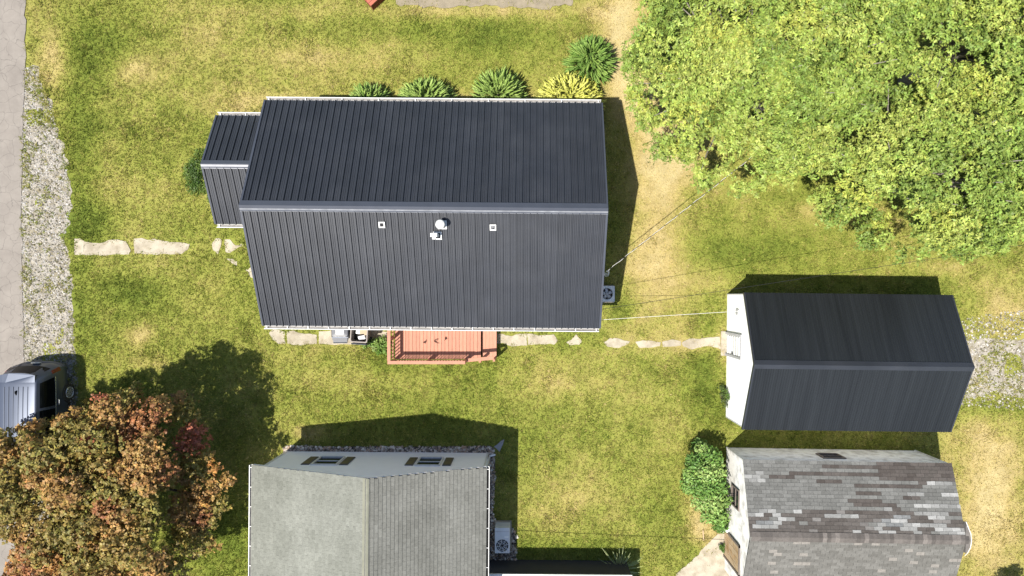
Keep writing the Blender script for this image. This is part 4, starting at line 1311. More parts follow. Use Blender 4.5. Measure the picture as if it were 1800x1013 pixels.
o = MB().tube(catenary((-1.45, -10.16, 2.72), (7.80, -10.35, 2.1), .06, 24), .012, 5).build('power_cable', M['cable_black'])
tag(o, 'thin black cable between the grey house and the weathered shed, seen by its shadow', 'cable')

# small things at the edges
r = empty('planter_box', (P(652, 11, .44).x, P(652, 11, .44).y, 0), R(43))
tag(r, 'corner of a red-brown wooden box at the edge of the bare dirt', 'box')
for i in range(5):
    MB().box(0.0, 1.1, .01 + i * .14, .14 + i * .14, .40, .44).build('plank', M['brick_red'], r)
MB().box(.02, 1.08, .02, .70, -.02, .399).build('box_body', M['deck_dark'], r)
r = empty('brick_stack', P(912, 1006, 0), R(4))
tag(r, 'two red bricks stacked in the stony bed by the porch', 'bricks')
for k in range(2):
    MB().box(-.11, .11, -.06, .06, -.01 + k * .075, .06 + k * .075).build('brick', M['brick'], r, rot=(0, 0, R(6 * k)), bevel=.006)
o = MB().box(-.02, .02, -.5, .5, -.01, .05).build('timber_edging', M['old_wood'], None, P(863, 872, 0))
tag(o, 'short old timber edging lying in the stony bed', 'timber')
o = MB().box(-.018, .018, -.20, .20, .0, .035).build('wooden_stake', M['board'], None, P(1236, 941, .01), (0, 0, R(4)))
tag(o, 'short pale wooden stake lying by the concrete apron', 'stake')

# ------------------------------------------------------------------ minivan
def build_van():
    # half sections: sill, lower, mid, belt, window, roof edge, shoulder, crown; local +y is the rear
    st = [  # (list of (x, y, z))
        [(.70, 2.52, .34), (.84, 2.56, .48), (.88, 2.55, .78), (.84, 2.46, 1.05), (.76, 2.30, 1.42), (.66, 2.18, 1.66), (.56, 2.17, 1.70), (0, 2.20, 1.72)],
        [(.80, 2.30, .28), (.95, 2.34, .45), (.97, 2.34, .78), (.94, 2.28, 1.05), (.83, 2.14, 1.43), (.72, 2.04, 1.67), (.62, 2.02, 1.735), (0, 2.02, 1.76)],
        [(.82, 1.60, .26), (.97, 1.60, .44), (.99, 1.60, .78), (.97, 1.60, 1.05), (.86, 1.55, 1.43), (.73, 1.50, 1.68), (.63, 1.50, 1.75), (0, 1.50, 1.785)],
        [(.82, .60, .24), (.97, .60, .43), (.99, .60, .78), (.97, .60, 1.04), (.86, .60, 1.43), (.73, .60, 1.69), (.63, .60, 1.76), (0, .60, 1.80)],
        [(.82, -.40, .24), (.97, -.40, .43), (.99, -.40, .78), (.97, -.40, 1.03), (.85, -.35, 1.42), (.72, -.30, 1.68), (.62, -.30, 1.75), (0, -.30, 1.79)],
        [(.82, -1.20, .24), (.97, -1.20, .43), (.99, -1.20, .78), (.96, -1.25, 1.01), (.84, -1.0, 1.36), (.69, -.75, 1.63), (.58, -.70, 1.70), (0, -.68, 1.74)],
        [(.82, -1.75, .25), (.97, -1.75, .44), (.98, -1.75, .76), (.92, -1.78, .98), (.84, -1.55, 1.05), (.72, -1.58, 1.08), (.60, -1.60, 1.10), (0, -1.66, 1.12)],
        [(.80, -2.20, .26), (.94, -2.20, .44), (.95, -2.20, .72), (.88, -2.22, .88), (.78, -2.20, .94), (.64, -2.22, .97), (.5, -2.25, .98), (0, -2.32, 1.0)],
        [(.66, -2.50, .30), (.78, -2.53, .44), (.78, -2.54, .64), (.70, -2.52, .74), (.6, -2.52, .78), (.5, -2.55, .79), (.4, -2.58, .8), (0, -2.63, .8)]]
    st[0] = [(x * .97, y - .03, z) for x, y, z in st[0]]
    st.insert(0, [(x * .62, y + .10, z) for x, y, z in st[0]])
    G = np.array(st)                       # (stations, 8, 3)
    def cr(p0, p1, p2, p3, t):
        return .5 * ((2 * p1) + (-p0 + p2) * t + (2 * p0 - 5 * p1 + 4 * p2 - p3) * t * t + (-p0 + 3 * p1 - 3 * p2 + p3) * t ** 3)
    def interp(A, u):
        n = A.shape[0]
        i = min(int(u), n - 2); t = u - i
        return cr(A[max(i - 1, 0)], A[i], A[i + 1], A[min(i + 2, n - 1)], t)
    def S(u, v):
        row = interp(G, u)
        if v <= 7: q = interp(row, v); return Vector(q)
        q = interp(row, 14 - v); return Vector((-q[0], q[1], q[2]))
    def nrm(u, v):
        e = .02
        du = S(min(u + e, 9), v) - S(max(u - e, 0), v); dv = S(u, min(v + e, 14)) - S(u, max(v - e, 0))
        n = du.cross(dv).normalized()
        c = S(u, v) - Vector((0, 0, .9)); c.y = 0
        return n if n.dot(c) > 0 else -n
    r = empty('minivan', (-18.93, -5.22, 0.02), 0)
    tag(r, 'silver blue minivan with ribbed roof parked half under the autumn maple', 'minivan')
    NU, NV = 40, 42
    V = [S(9 * i / NU, 14 * j / NV) for i in range(NU + 1) for j in range(NV + 1)]
    b = MB(); b.v = [tuple(p) for p in V]
    for i in range(NU):
        for j in range(NV):
            a = i * (NV + 1) + j
            b.f.append([a, a + 1, a + NV + 2, a + NV + 1])
    b.f.append([j for j in range(NV + 1)]); b.f.append([NU * (NV + 1) + j for j in reversed(range(NV + 1))])
    # floor
    for i in range(NU):
        b.f.append([i * (NV + 1), (i + 1) * (NV + 1), (i + 1) * (NV + 1) + NV, i * (NV + 1) + NV])
    body = b.build('body', M['car'], r, smooth=True)

    def patch(name, u0, u1, v0, v1, m, off=.008, nu=8, nv=6, parent=r, sh=None):
        u0 += 1; u1 += 1
        b = MB()
        for k in (off, -.02):
            for i in range(nu + 1):
                for j in range(nv + 1):
                    uu = u0 + (u1 - u0) * i / nu; vv = v0 + (v1 - v0) * j / nv
                    if sh: uu, vv = sh(i / nu, j / nv)
                    b.v.append(tuple(S(uu, vv) + nrm(uu, vv) * k))
        W = nv + 1; T = (nu + 1) * W
        for i in range(nu):
            for j in range(nv):
                a = i * W + j
                b.f.append([a, a + 1, a + W + 1, a + W]); b.f.append([T + a, T + a + W, T + a + W + 1, T + a + 1])
        for i in range(nu):
            for j in (0, nv):
                a = i * W + j; b.f.append([a, a + W, T + a + W, T + a])
        for j in range(nv):
            for i in (0, nu):
                a = i * W + j; b.f.append([a, a + 1, T + a + 1, T + a])
        return b.build(name, m, parent, smooth=False)
    for sgn in (0, 1):
        f = (lambda v: v) if sgn == 0 else (lambda v: 14 - v)
        patch('side_window', 1.25, 2.55, f(3.15), f(4.75), M['car_glass'])
        patch('side_window', 2.65, 3.95, f(3.15), f(4.75), M['car_glass'])
        patch('side_window', 4.05, 5.3, f(3.15), f(4.7), M['car_glass'])
        patch('window_trim', 1.25, 3.95, f(3.02), f(3.12), M['chrome'], off=.012)
        patch('tail_lamp', 0.25, 0.95, f(2.1), f(3.3), M['red_lamp'], off=.012)
        patch('headlamp', 7.1, 7.8, f(3.2), f(4.2), M['car_glass'], off=.01)
        s = 1 if sgn == 0 else -1
        hd = S(3.45, 2.75 if sgn == 0 else 11.25)
        MB().tube([hd + Vector((s * .01, .10, 0)), hd + Vector((s * .05, .08, 0)), hd + Vector((s * .05, -.08, 0)), hd + Vector((s * .01, -.10, 0))], .016, 6).build('door_handle', M['chrome'], r)
        hd = S(4.9, 2.75 if sgn == 0 else 11.25)
        MB().tube([hd + Vector((s * .01, .10, 0)), hd + Vector((s * .05, .08, 0)), hd + Vector((s * .05, -.08, 0)), hd + Vector((s * .01, -.10, 0))], .016, 6).build('door_handle', M['chrome'], r)
        mr = loft(MB(), [ring(.06, .05, .02, -.08), ring(.16, .12, .04, -.04), ring(.16, .12, .04, .06), ring(.08, .06, .02, .10)])
        mr.build('mirror', M['car'], r, (s * 1.06, -1.15, 1.06), smooth=True)
        for yy in (1.45, -1.62):
            w = empty('wheel', (s * .90, yy, .33)); w.parent = r
            MB().lathe([(.20, -.10), (.30, -.11), (.335, -.07), (.335, .07), (.30, .11), (.20, .10)], 24).build('tyre', M['tyre'], w, rot=(0, R(90), 0), smooth=False)
            rb = MB(); sd = .10 * s
            rb.tube([(sd * 1.0, .205 * math.cos(2 * pi * k / 24), .205 * math.sin(2 * pi * k / 24)) for k in range(25)], .02, 6, caps=False)
            for k in range(10):
                a = 2 * pi * k / 10
                rb.bar((sd * 1.02, .03 * math.cos(a), .03 * math.sin(a)), (sd * 1.02, .20 * math.cos(a), .20 * math.sin(a)), .035, .02, up=(1, 0, 0))
            rb.build('rim', M['rim'], w)
            MB().lathe([(.19, -.02), (.19, .02)], 20).build('brake_disc', M['ac_dark'], w, (sd * .7, 0, 0), (0, R(90), 0))
            arch = MB()
            pts = [(s * .965, yy + .37 * math.cos(R(a)), .33 + .37 * math.sin(R(a))) for a in range(0, 181, 15)]
            arch.tube(pts, .045, 6); arch.build('wheel_arch', M['tyre'], r)
    # rear glass spans the hatch, then the windscreen
    def rear(i, j): return (.02 + .0 * j, 3.2 + 7.6 * i)
    b = MB(); NU2 = 12
    low = [Vector((x, 2.545 - .20 * abs(x) ** 2.4, 1.06)) for x in np.linspace(-.76, .76, NU2 + 1)]
    top = [Vector((x * .80, 2.285 - .18 * abs(x) ** 2.4, 1.60)) for x in np.linspace(-.76, .76, NU2 + 1)]
    b.v = [tuple(p + Vector((0, .02, .01))) for p in low] + [tuple(p + Vector((0, .02, .01))) for p in top]
    n = len(b.v); b.v += [tuple(Vector(p) - Vector((0, .05, .02))) for p in b.v]
    W = NU2 + 1
    for i in range(NU2):
        b.f.append([i, i + 1, W + i + 1, W + i]); b.f.append([n + i, n + W + i, n + W + i + 1, n + i + 1])
        b.f.append([i, i + 1, n + i + 1, n + i]); b.f.append([W + i, W + i + 1, n + W + i + 1, n + W + i])
    b.f.append([0, W, n + W, n]); b.f.append([W - 1, 2 * W - 1, n + 2 * W - 1, n + W - 1])
    rw = b.build('rear_window', M['car_glass'], r)
    MB().bar((0, 2.50, 1.12), (-.42, 2.44, 1.22), .02, .02).build('wiper', M['tyre'], rw)
    patch('windscreen', 5.2, 5.9, 4.3, 9.7, M['car_glass'], nu=6, nv=12)
    loft(MB(), [[(x, 2.67 - .24 * abs(x) ** 3 + dy, z) for x in np.linspace(-.94, .94, 18)] + [(x, 2.36 + dy, z) for x in np.linspace(.94, -.94, 18)] for z, dy in ((.32, -.03), (.42, .02), (.60, .02), (.66, -.02))]).build('bumper', M['car'], r)
    loft(MB(), [[(x, 2.37 - .22 * abs(x) ** 2.2 + dy, z - .06 * x * x) for x in np.linspace(-.66, .66, 12)] + [(x, 2.02 + dy, z - .06 * x * x) for x in np.linspace(.66, -.66, 12)] for z, dy in ((1.715, 0), (1.775, -.01))]).build('spoiler', M['car'], r)
    # roof ribs
    for x in (-.46, -.29, -.12, .07, .24, .41):
        pts = []
        for y in np.linspace(1.85, -.45, 12):
            z = 1.795 - .02 * ((y - .5) / 1.4) ** 2 - .11 * abs(x) ** 2.2
            pts.append((x, y, z))
        bb = MB()
        for k in range(len(pts) - 1):
            bb.bar(pts[k], pts[k + 1], .022, .03)
        bb.build('roof_rib', M['car'], r)
    loft(MB(), [[(x, 1.62 + y, 1.77) for x, y in rounded_rect(.045, .20, .02)], [(x * .4, 1.66 + y * .4, 1.86) for x, y in rounded_rect(.045, .20, .02)]]).build('antenna_fin', M['tyre'], r)
    MB().box(-.16, .16, 2.632, 2.646, .70, .82).build('number_plate', M['paper'], r)
    return r


build_van()

# ------------------------------------------------------------------ plants
def unit(v): return v / np.maximum(np.linalg.norm(v, axis=-1, keepdims=True), 1e-9)


def leaf_quads(pos, nrm, size, aspect, col, fold=0.0):
    """rhombus leaves: pos (n,3), nrm (n,3), size (n,), col (n,3)"""
    n = len(pos)
    r = unit(rng.normal(size=(n, 3)))
    t = unit(np.cross(nrm, r)); b = np.cross(nrm, t)
    s = size[:, None]
    p0 = pos - t * s * .5; p2 = pos + t * s * .5
    p1 = pos + b * s * .5 * aspect + t * s * .06 + nrm * s * fold; p3 = pos - b * s * .5 * aspect + t * s * .06 + nrm * s * fold
    V = np.stack([p0, p1, p2, p3], 1).reshape(-1, 3)
    F = np.arange(4 * n).reshape(n, 4)
    C = np.repeat(col, 4, 0)
    return V, F, C


def spray_leaves(blobs, cols, nspray, per, spread, size, aspect, shell=.3, up=.6, jit=.5, cvar=.16, mixin=None, mixw=.3):
    """leaves in little rosettes: per leaves point outwards from each spray centre"""
    blobs = np.asarray(blobs); w = blobs[:, 3] ** 2; w = w / w.sum()
    k = rng.choice(len(blobs), nspray, p=w)
    d = unit(rng.normal(size=(nspray, 3)) + np.array([0, 0, .4]))
    d[:, 2] = np.where(d[:, 2] < -.4, -d[:, 2], d[:, 2])
    rad = blobs[k, 3] * (shell + (1.12 - shell) * rng.random(nspray) ** .7)
    ctr = blobs[k, :3] + d * rad[:, None] * np.array([1, 1, .85])
    nrm = unit(d * .55 + np.array([0, 0, up]) + rng.normal(size=(nspray, 3)) * jit)
    base = cols[k]
    if mixin is not None: base = base * (1 - mixw) + mixin[rng.integers(0, len(mixin), nspray)] * mixw
    base = base * (1 + cvar * rng.normal(size=(nspray, 1)))
    r = unit(rng.normal(size=(nspray, 3))); t0 = unit(np.cross(nrm, r)); b0 = np.cross(nrm, t0)
    Vs = []; Cs = []
    for j in range(per):
        a = 2 * pi * j / per + rng.normal(size=nspray) * .35
        t = t0 * np.cos(a)[:, None] + b0 * np.sin(a)[:, None]
        n2 = unit(nrm + rng.normal(size=(nspray, 3)) * .35 + t * .15)
        b = unit(np.cross(n2, t))
        s = (size * (.6 + .75 * rng.random(nspray)))[:, None]
        p0 = ctr + t * (spread * .15); tip = ctr + t * (spread * .15 + s) - nrm * s * .22
        m = ctr + t * (spread * .15 + s * .45)
        Vs.append(np.stack([p0, m + b * s * .5 * aspect, tip, m - b * s * .5 * aspect], 1))
        c = np.clip(base * (1 + .10 * rng.normal(size=(nspray, 1))) * (1 + .05 * rng.normal(size=(nspray, 3))), .004, .9)
        Cs.append(np.repeat(c[:, None], 4, 1))
    V = np.concatenate(Vs).reshape(-1, 3); C = np.concatenate(Cs).reshape(-1, 3)
    return V, np.arange(len(V)).reshape(-1, 4), C


def join_leaf(name, parts, m, parent):
    V = []; F = []; C = []; o = 0
    for v, f, c in parts:
        V.append(v); F.append(f + o); C.append(c); o += len(v)
    return link(name, array_mesh(name, np.concatenate(V), np.concatenate(F), np.concatenate(C)), m, parent)


def blob_leaves(blobs, cols, n, size, aspect, shell=0.75, up=0.35, jit=0.55, cvar=0.15, zmin=-0.5, mixin=None):
    """leaves on the outer shell of a set of foliage clumps; cols (k,3) clump colours"""
    blobs = np.asarray(blobs); w = blobs[:, 3] ** 2; w = w / w.sum()
    k = rng.choice(len(blobs), n, p=w)
    d = unit(rng.normal(size=(n, 3)) + np.array([0, 0, .35]))
    d[:, 2] = np.where(d[:, 2] < zmin, -d[:, 2], d[:, 2])
    rad = blobs[k, 3] * (shell + (1.08 - shell) * rng.random(n) ** .7)
    pos = blobs[k, :3] + d * rad[:, None] * np.array([1, 1, .85])
    nrm = unit(d * .6 + np.array([0, 0, up]) + rng.normal(size=(n, 3)) * jit)
    s = size * (.65 + .7 * rng.random(n))
    base = cols[k]
    if mixin is not None:
        base = base * .66 + mixin[rng.integers(0, len(mixin), n)] * .34
    c = base * (1 + cvar * rng.normal(size=(n, 1))) * (1 + .06 * rng.normal(size=(n, 3)))
    return leaf_quads(pos, nrm, s, aspect, np.clip(c, .004, .9), .10)


def tree_wood(name, base, tips, r0, m, parent, fork=.45, seed=1, seg=7):
    """trunk with limbs reaching to the tips (world coordinates relative to the base)"""
    rs = random.Random(seed)
    b = MB()
    top = Vector((0, 0, 0))
    zs = [t[2] for t in tips]; zf = max(zs) * fork
    b.tube([(0, 0, -.1), (0.02, 0, zf * .4), (-.03, .03, zf * .8), (0, 0, zf)], [r0 * 1.25, r0, r0 * .85, r0 * .7], 10)
    for t in tips:
        t = Vector(t)
        a = Vector((0, 0, zf * rs.uniform(.55, 1.0)))
        mid = a.lerp(t, .5) + Vector((rs.uniform(-.2, .2), rs.uniform(-.2, .2), rs.uniform(-.1, .4)))
        b.tube([a, a.lerp(mid, .5) + Vector((0, 0, .05)), mid, mid.lerp(t, .6) + Vector((rs.uniform(-.1, .1), rs.uniform(-.1, .1), 0)), t], [r0 * .42, r0 * .32, r0 * .24, r0 * .14, r0 * .05], seg)
    return b.build(name, m, parent, smooth=True)


MAPLE = pxpoly([(-120, 800), (-40, 775), (0, 768), (28, 765), (45, 742), (66, 738), (84, 728), (100, 740), (122, 726), (142, 716), (156, 704), (174, 688), (196, 690), (214, 678), (238, 682), (262, 678), (284, 694), (308, 692), (330, 704), (352, 716), (352, 740), (372, 762), (372, 790), (388, 806), (404, 838), (408, 866), (396, 884), (392, 912), (378, 930), (384, 962), (352, 976), (318, 986), (322, 1010), (280, 1050), (140, 1080), (60, 1060), (46, 1010), (10, 1000), (30, 962), (22, 944), (0, 934), (-60, 930), (-120, 880)], 3.4)


def build_maple():
    cx, cy = -14.85, -7.0
    r = empty('maple_tree', (cx, cy, 0))
    tag(r, 'broad maple turning orange, russet and olive beside the parked minivan', 'tree')
    blobs = []; cols = []
    rs = np.random.default_rng(21)
    pal = [lin(184, 146, 86, .72), lin(170, 132, 76, .72), lin(156, 138, 72, .72), lin(166, 110, 72, .70), lin(140, 132, 64, .72), lin(194, 138, 74, .72), lin(142, 136, 68, .72), lin(154, 100, 72, .68)]
    Rx, Ry = 4.6, 4.15
    tries = 0
    while len(blobs) < 185 and tries < 9000:
        tries += 1
        a = rs.uniform(0, 2 * pi); q = math.sqrt(rs.uniform(0, 1)) * 1.08
        x = q * Rx * math.cos(a); y = q * Ry * math.sin(a)
        rad = rs.uniform(.36, .70)
        zt = 2.3 + 2.75 * math.sqrt(max(0, 1.15 - q ** 2)) + rs.uniform(-.65, .25)
        if x > 2.6: zt = min(zt, 2.75 + rs.uniform(-.3, .1))
        px, py = to_px(x + cx, y + cy, zt)
        k = (H - 3.4) / FPX
        ex, ey = (px - NX) * k, (NY - py) * k
        if not bool(in_poly(np.array([ex]), np.array([ey]), MAPLE)[0]): continue
        edge = min(math.hypot(ex - u, ey - v) for u, v in MAPLE)
        rad = min(rad, max(.26, edge * .85))
        if any((x - o[0]) ** 2 + (y - o[1]) ** 2 + (zt - o[2]) ** 2 < (.44 * (rad + o[3])) ** 2 for o in blobs): continue
        sx, sy = x + cx + .36 * (zt - 2.7), y + cy + .32 * (zt - 2.7)
        if sx + rad > -9.80 and sy - rad < -5.9 and zt + rad > 2.75: continue      # keeps clear of the grey roof's corner
        blobs.append((x, y, zt, rad))
        f = float(fbm(np.array([x + cx]), np.array([y + cy]), 1.8, 2, 64)[0])
        cols.append(pal[int(rs.choice([0, 3, 7, 5, 1])) if f > .52 else int(rs.choice([0, 2, 4, 6, 1]))])
    for q in (P(300, 792, 4.6), P(318, 775, 4.4), P(195, 712, 3.6), P(190, 700, 3.4), P(160, 760, 4.4)):
        d = [(o[0] + cx - q.x) ** 2 + (o[1] + cy - q.y) ** 2 for o in blobs]
        cols[int(np.argmin(d))] = lin(196, 112, 88, .74)
    nb = len(blobs)
    for k in range(60):           # lower, inner foliage
        o = blobs[int(rs.integers(0, nb))]
        blobs.append((o[0] * .88, o[1] * .88, max(1.7, o[2] - rs.uniform(.8, 1.8)), rs.uniform(.4, .7)))
        cols.append(pal[int(rs.choice([2, 4, 6]))])
    parts = [spray_leaves(blobs, np.array(cols), 27000, 5, .04, .086, .80, shell=.5, up=.45, jit=.5, cvar=.20, mixin=np.array(pal), mixw=.22)]
    join_leaf('crown', parts, M['leaf'], r)
    tips = [(b[0] * .9, b[1] * .9, b[2] - .1) for b in blobs[:nb:4]]
    tree_wood('trunk', None, tips, .20, M['bark_dark'], r, fork=.34, seed=5)


build_maple()

CROWN = pxpoly([(1172, -60), (1160, -10), (1128, 40), (1112, 75), (1120, 118), (1118, 150), (1150, 190), (1178, 232), (1200, 262), (1240, 275), (1250, 306), (1290, 324), (1330, 322), (1362, 330), (1420, 318), (1462, 346), (1484, 356), (1496, 398), (1520, 404), (1534, 372), (1552, 352), (1580, 352), (1592, 392), (1604, 428), (1660, 446), (1720, 440), (1770, 446), (1860, 430), (1950, 300), (1950, -60)], 3.2)


def build_green_trees():
    trunks = [(P(1345, 120, 5.0), 4.7, 'wide pale green tree overhanging the lawn behind the dark-roofed house'),
              (P(1610, 300, 4.5), 3.7, 'pale green tree reaching down towards the black garage roof'),
              (P(1735, 60, 5.0), 4.4, 'yellow-green tree with open gaps and bare twigs at the wood edge'),
              (P(1560, -60, 5.0), 3.3, 'green tree tucked behind the two wide crowns at the wood edge')]
    pal = np.array([lin(184, 202, 96, .57), lin(174, 196, 92, .56), lin(192, 206, 102, .57), lin(162, 188, 86, .54), lin(198, 208, 96, .57), lin(150, 176, 80, .52)])
    rs = np.random.default_rng(5)
    HOLES = [(1526, 14, 15), (1662, 30, 12), (1690, 94, 15), (1672, 60, 9), (1540, 62, 9), (1634, 74, 6), (1256, 248, 6), (1436, 306, 8), (1655, 322, 7), (1592, 142, 8), (1768, 36, 6), (1800, 130, 12), (1350, 212, 5), (1480, 300, 6), (1700, 200, 6)]
    for ti, (c, Rr, lab) in enumerate(trunks):
        r = empty('broadleaf_tree', (c.x, c.y, 0))
        tag(r, lab, 'tree', 'green trees at the wood edge')
        blobs = []; cols = []
        n = int(13 * Rr * Rr)
        tries = 0
        while len(blobs) < n and tries < 9000:
            tries += 1
            a = rs.uniform(0, 2 * pi); q = math.sqrt(rs.uniform(0, 1)) * 1.22
            x = q * Rr * math.cos(a); y = q * Rr * math.sin(a)
            wx, wy = x + c.x, y + c.y
            z = 2.6 + 4.0 * math.sqrt(max(0, 1.5 - q * q)) / 1.22 + rs.uniform(-.45, .35) - (.9 if q > 1 else 0)
            rad = rs.uniform(.30, .62)
            # stay inside the outline of the wood, measured at the clump's own height
            px, py = to_px(wx, wy, z)
            s = (H - 3.2) / FPX
            ex, ey = (px - NX) * s, (NY - py) * s
            if not bool(in_poly(np.array([ex]), np.array([ey]), CROWN)[0]): continue
            edge = min(((ex - u) ** 2 + (ey - v) ** 2) ** .5 for u, v in CROWN)
            if edge < .5: rad = min(rad, .34); z = min(z, 4.2)
            # owner is the nearest trunk
            own = min(range(len(trunks)), key=lambda i: math.hypot(wx - trunks[i][0].x, wy - trunks[i][0].y) / trunks[i][1])
            if own != ti: continue
            if any(math.hypot(px - hx, py - hy) < hr_ + 8 for hx, hy, hr_ in HOLES): continue
            blobs.append((x, y, z, rad))
            f = float(fbm(np.array([wx]), np.array([wy]), 2.0, 2, 500)[0])
            k = int(rs.choice([0, 1, 3, 5])) if f < .5 else int(rs.choice([0, 2, 4, 1]))
            cols.append(pal[k])
        if not blobs: continue
        nb = len(blobs)
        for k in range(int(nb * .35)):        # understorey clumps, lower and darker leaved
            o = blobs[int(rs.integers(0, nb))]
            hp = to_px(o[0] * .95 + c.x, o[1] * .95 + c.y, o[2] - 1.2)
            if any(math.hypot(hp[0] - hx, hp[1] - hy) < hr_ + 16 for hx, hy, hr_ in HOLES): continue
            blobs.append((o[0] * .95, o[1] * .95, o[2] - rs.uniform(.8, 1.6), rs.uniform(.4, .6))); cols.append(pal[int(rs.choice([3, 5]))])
        nl = int(len(blobs) * 58)
        parts = [spray_leaves(blobs, np.array(cols), nl, 7, .035, .098, .48, shell=.2, up=.55, jit=.6, cvar=.17)]
        join_leaf('crown', parts, M['leaf'], r)
        tips = [(b[0], b[1], b[2] + b[3] * .9) for b in blobs[:nb:5]]
        tree_wood('trunk', None, tips, .17, M['bark'], r, fork=.4, seed=ti + 3, seg=6)


build_green_trees()


def spiky_shrub(name, loc, rx, ry, hgt, n, c0, c1, label, cat, seed, group, flen=.40):
    """conifer: shoots radiating from the middle, each a tapering brush of needles"""
    rs = np.random.default_rng(seed)
    r = empty(name, loc)
    tag(r, label, cat, group)
    V = []; F = []; C = []
    off = 0
    for i in range(n):
        q = math.sqrt(rs.random()); a = rs.uniform(0, 2 * pi)
        z = hgt * (1 - q ** 2 * .80) * rs.uniform(.78, 1.0)
        base = np.array([q * rx * .78 * math.cos(a), q * ry * .78 * math.sin(a), max(z - .15, .08)])
        d = np.array([math.cos(a) * (.25 + q), math.sin(a) * (.25 + q), 1.05 - .85 * q]) + rs.normal(size=3) * .22
        d /= np.linalg.norm(d)
        L = flen * rs.uniform(.7, 1.25)
        s = np.cross(d, [0, 0, 1.0]); s = s / (np.linalg.norm(s) + 1e-6); u = np.cross(s, d)
        col = c0 + (c1 - c0) * rs.random() + rs.normal() * .006
        w = rs.uniform(.034, .052)
        # core spindle
        rings = [(0, .55), (.35, 1.0), (.75, .72), (1.0, .12)]
        k = 5
        for (t, wr) in rings:
            for j in range(k):
                an = 2 * pi * j / k
                V.append(base + d * L * t + (s * math.cos(an) + u * math.sin(an)) * w * wr); C.append(np.clip(col * (.72 + .4 * t), .003, .9))
        for ri in range(3):
            for j in range(k):
                F.append((off + ri * k + j, off + ri * k + (j + 1) % k, off + (ri + 1) * k + (j + 1) % k, off + (ri + 1) * k + j))
        off += 4 * k
        # needles
        for j in range(9):
            t = rs.uniform(.1, 1.0); an = rs.uniform(0, 2 * pi)
            o = (s * math.cos(an) + u * math.sin(an)); p = base + d * L * t
            e = o * .075 + d * .07
            sd = np.cross(o, d) * .014
            V += [p - sd, p + sd, p + e + sd * .3, p + e - sd * .3]; C += [np.clip(col * (.8 + .4 * rs.random()), .003, .9)] * 4
            F.append((off, off + 1, off + 2, off + 3)); off += 4
    link('crown', array_mesh('crown', np.array(V), np.array(F), np.array(C)), M['needle'], r)
    b = MB().tube([(0, 0, -.05), (0, 0, hgt * .45), (.02, 0, hgt * .75)], [.06, .045, .02], 8)
    for k in range(10):
        a = 2 * pi * k / 10
        b.tube([(0, 0, hgt * (.15 + .04 * k)), (rx * .35 * math.cos(a), ry * .35 * math.sin(a), hgt * (.3 + .03 * k)), (rx * .7 * math.cos(a), ry * .7 * math.sin(a), hgt * .4)], [.025, .018, .006], 5)
    b.build('trunk', M['bark_dark'], r)
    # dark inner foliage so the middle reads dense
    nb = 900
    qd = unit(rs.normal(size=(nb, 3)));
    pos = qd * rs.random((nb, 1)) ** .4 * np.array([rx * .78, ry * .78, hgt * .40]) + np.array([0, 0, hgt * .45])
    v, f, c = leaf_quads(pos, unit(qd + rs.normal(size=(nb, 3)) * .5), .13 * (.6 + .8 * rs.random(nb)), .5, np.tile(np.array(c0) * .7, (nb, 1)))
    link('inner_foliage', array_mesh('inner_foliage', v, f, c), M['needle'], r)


g0, g1 = np.array(lin(134, 162, 78, .74)), np.array(lin(178, 202, 112, .74))
d0, d1 = np.array(lin(106, 142, 62, .72)), np.array(lin(156, 184, 94, .72))
y0_, y1_ = np.array(lin(212, 214, 96, .70)), np.array(lin(240, 238, 134, .70))
SG = 'conifer shrubs behind the house'
def W2(px, py, h): p = P(px, py, h); return (p.x, p.y, 0)
spiky_shrub('conifer_shrub', W2(1040, 96, 1.2), .88, .88, 1.5, 300, d0, d1, 'round deep green conifer shrub standing free of the house wall', 'shrub', 1, SG)
spiky_shrub('conifer_shrub', (1.60, 7.58, 0), 1.42, 1.20, 1.6, 420, y0_, y1_, 'golden yellow conifer shrub under the eave', 'shrub', 2, SG, .30)
spiky_shrub('conifer_shrub', (-1.20, 7.62, 0), 1.08, 1.22, 1.6, 300, g0, g1, 'green conifer shrub next to the golden yellow one under the eave', 'shrub', 3, SG)
spiky_shrub('conifer_shrub', (-4.02, 7.42, 0), 1.12, 1.06, 1.45, 300, g0, g1, 'broad light green conifer shrub, second of the row from the wing', 'shrub', 4, SG)
spiky_shrub('conifer_shrub', (-6.25, 7.32, 0), .76, .98, 1.3, 230, d0, g1, 'smallest dark green conifer shrub of the row under the eave', 'shrub', 5, SG)


def leafy_bush(name, loc, blobs, n, size, aspect, pal, label, seed, twigs=8):
    r = empty(name, loc)
    tag(r, label, 'bush')
    rs = np.random.default_rng(seed)
    cols = np.array([pal[int(rs.integers(0, len(pal)))] for _ in blobs])
    join_leaf('foliage', [blob_leaves(blobs, cols, n, size, aspect, shell=.35, up=.4, jit=.55, cvar=.16, zmin=-.8)], M['leaf'], r)
    b = MB()
    for k in range(twigs):
        o = blobs[k % len(blobs)]
        b.tube([(.04 * math.cos(k), .04 * math.sin(k), -.03), (o[0] * .5, o[1] * .5, o[2] * .55), (o[0], o[1], o[2] + o[3] * .5)], [.02, .014, .006], 5)
    b.build('stems', M['bark_dark'], r)


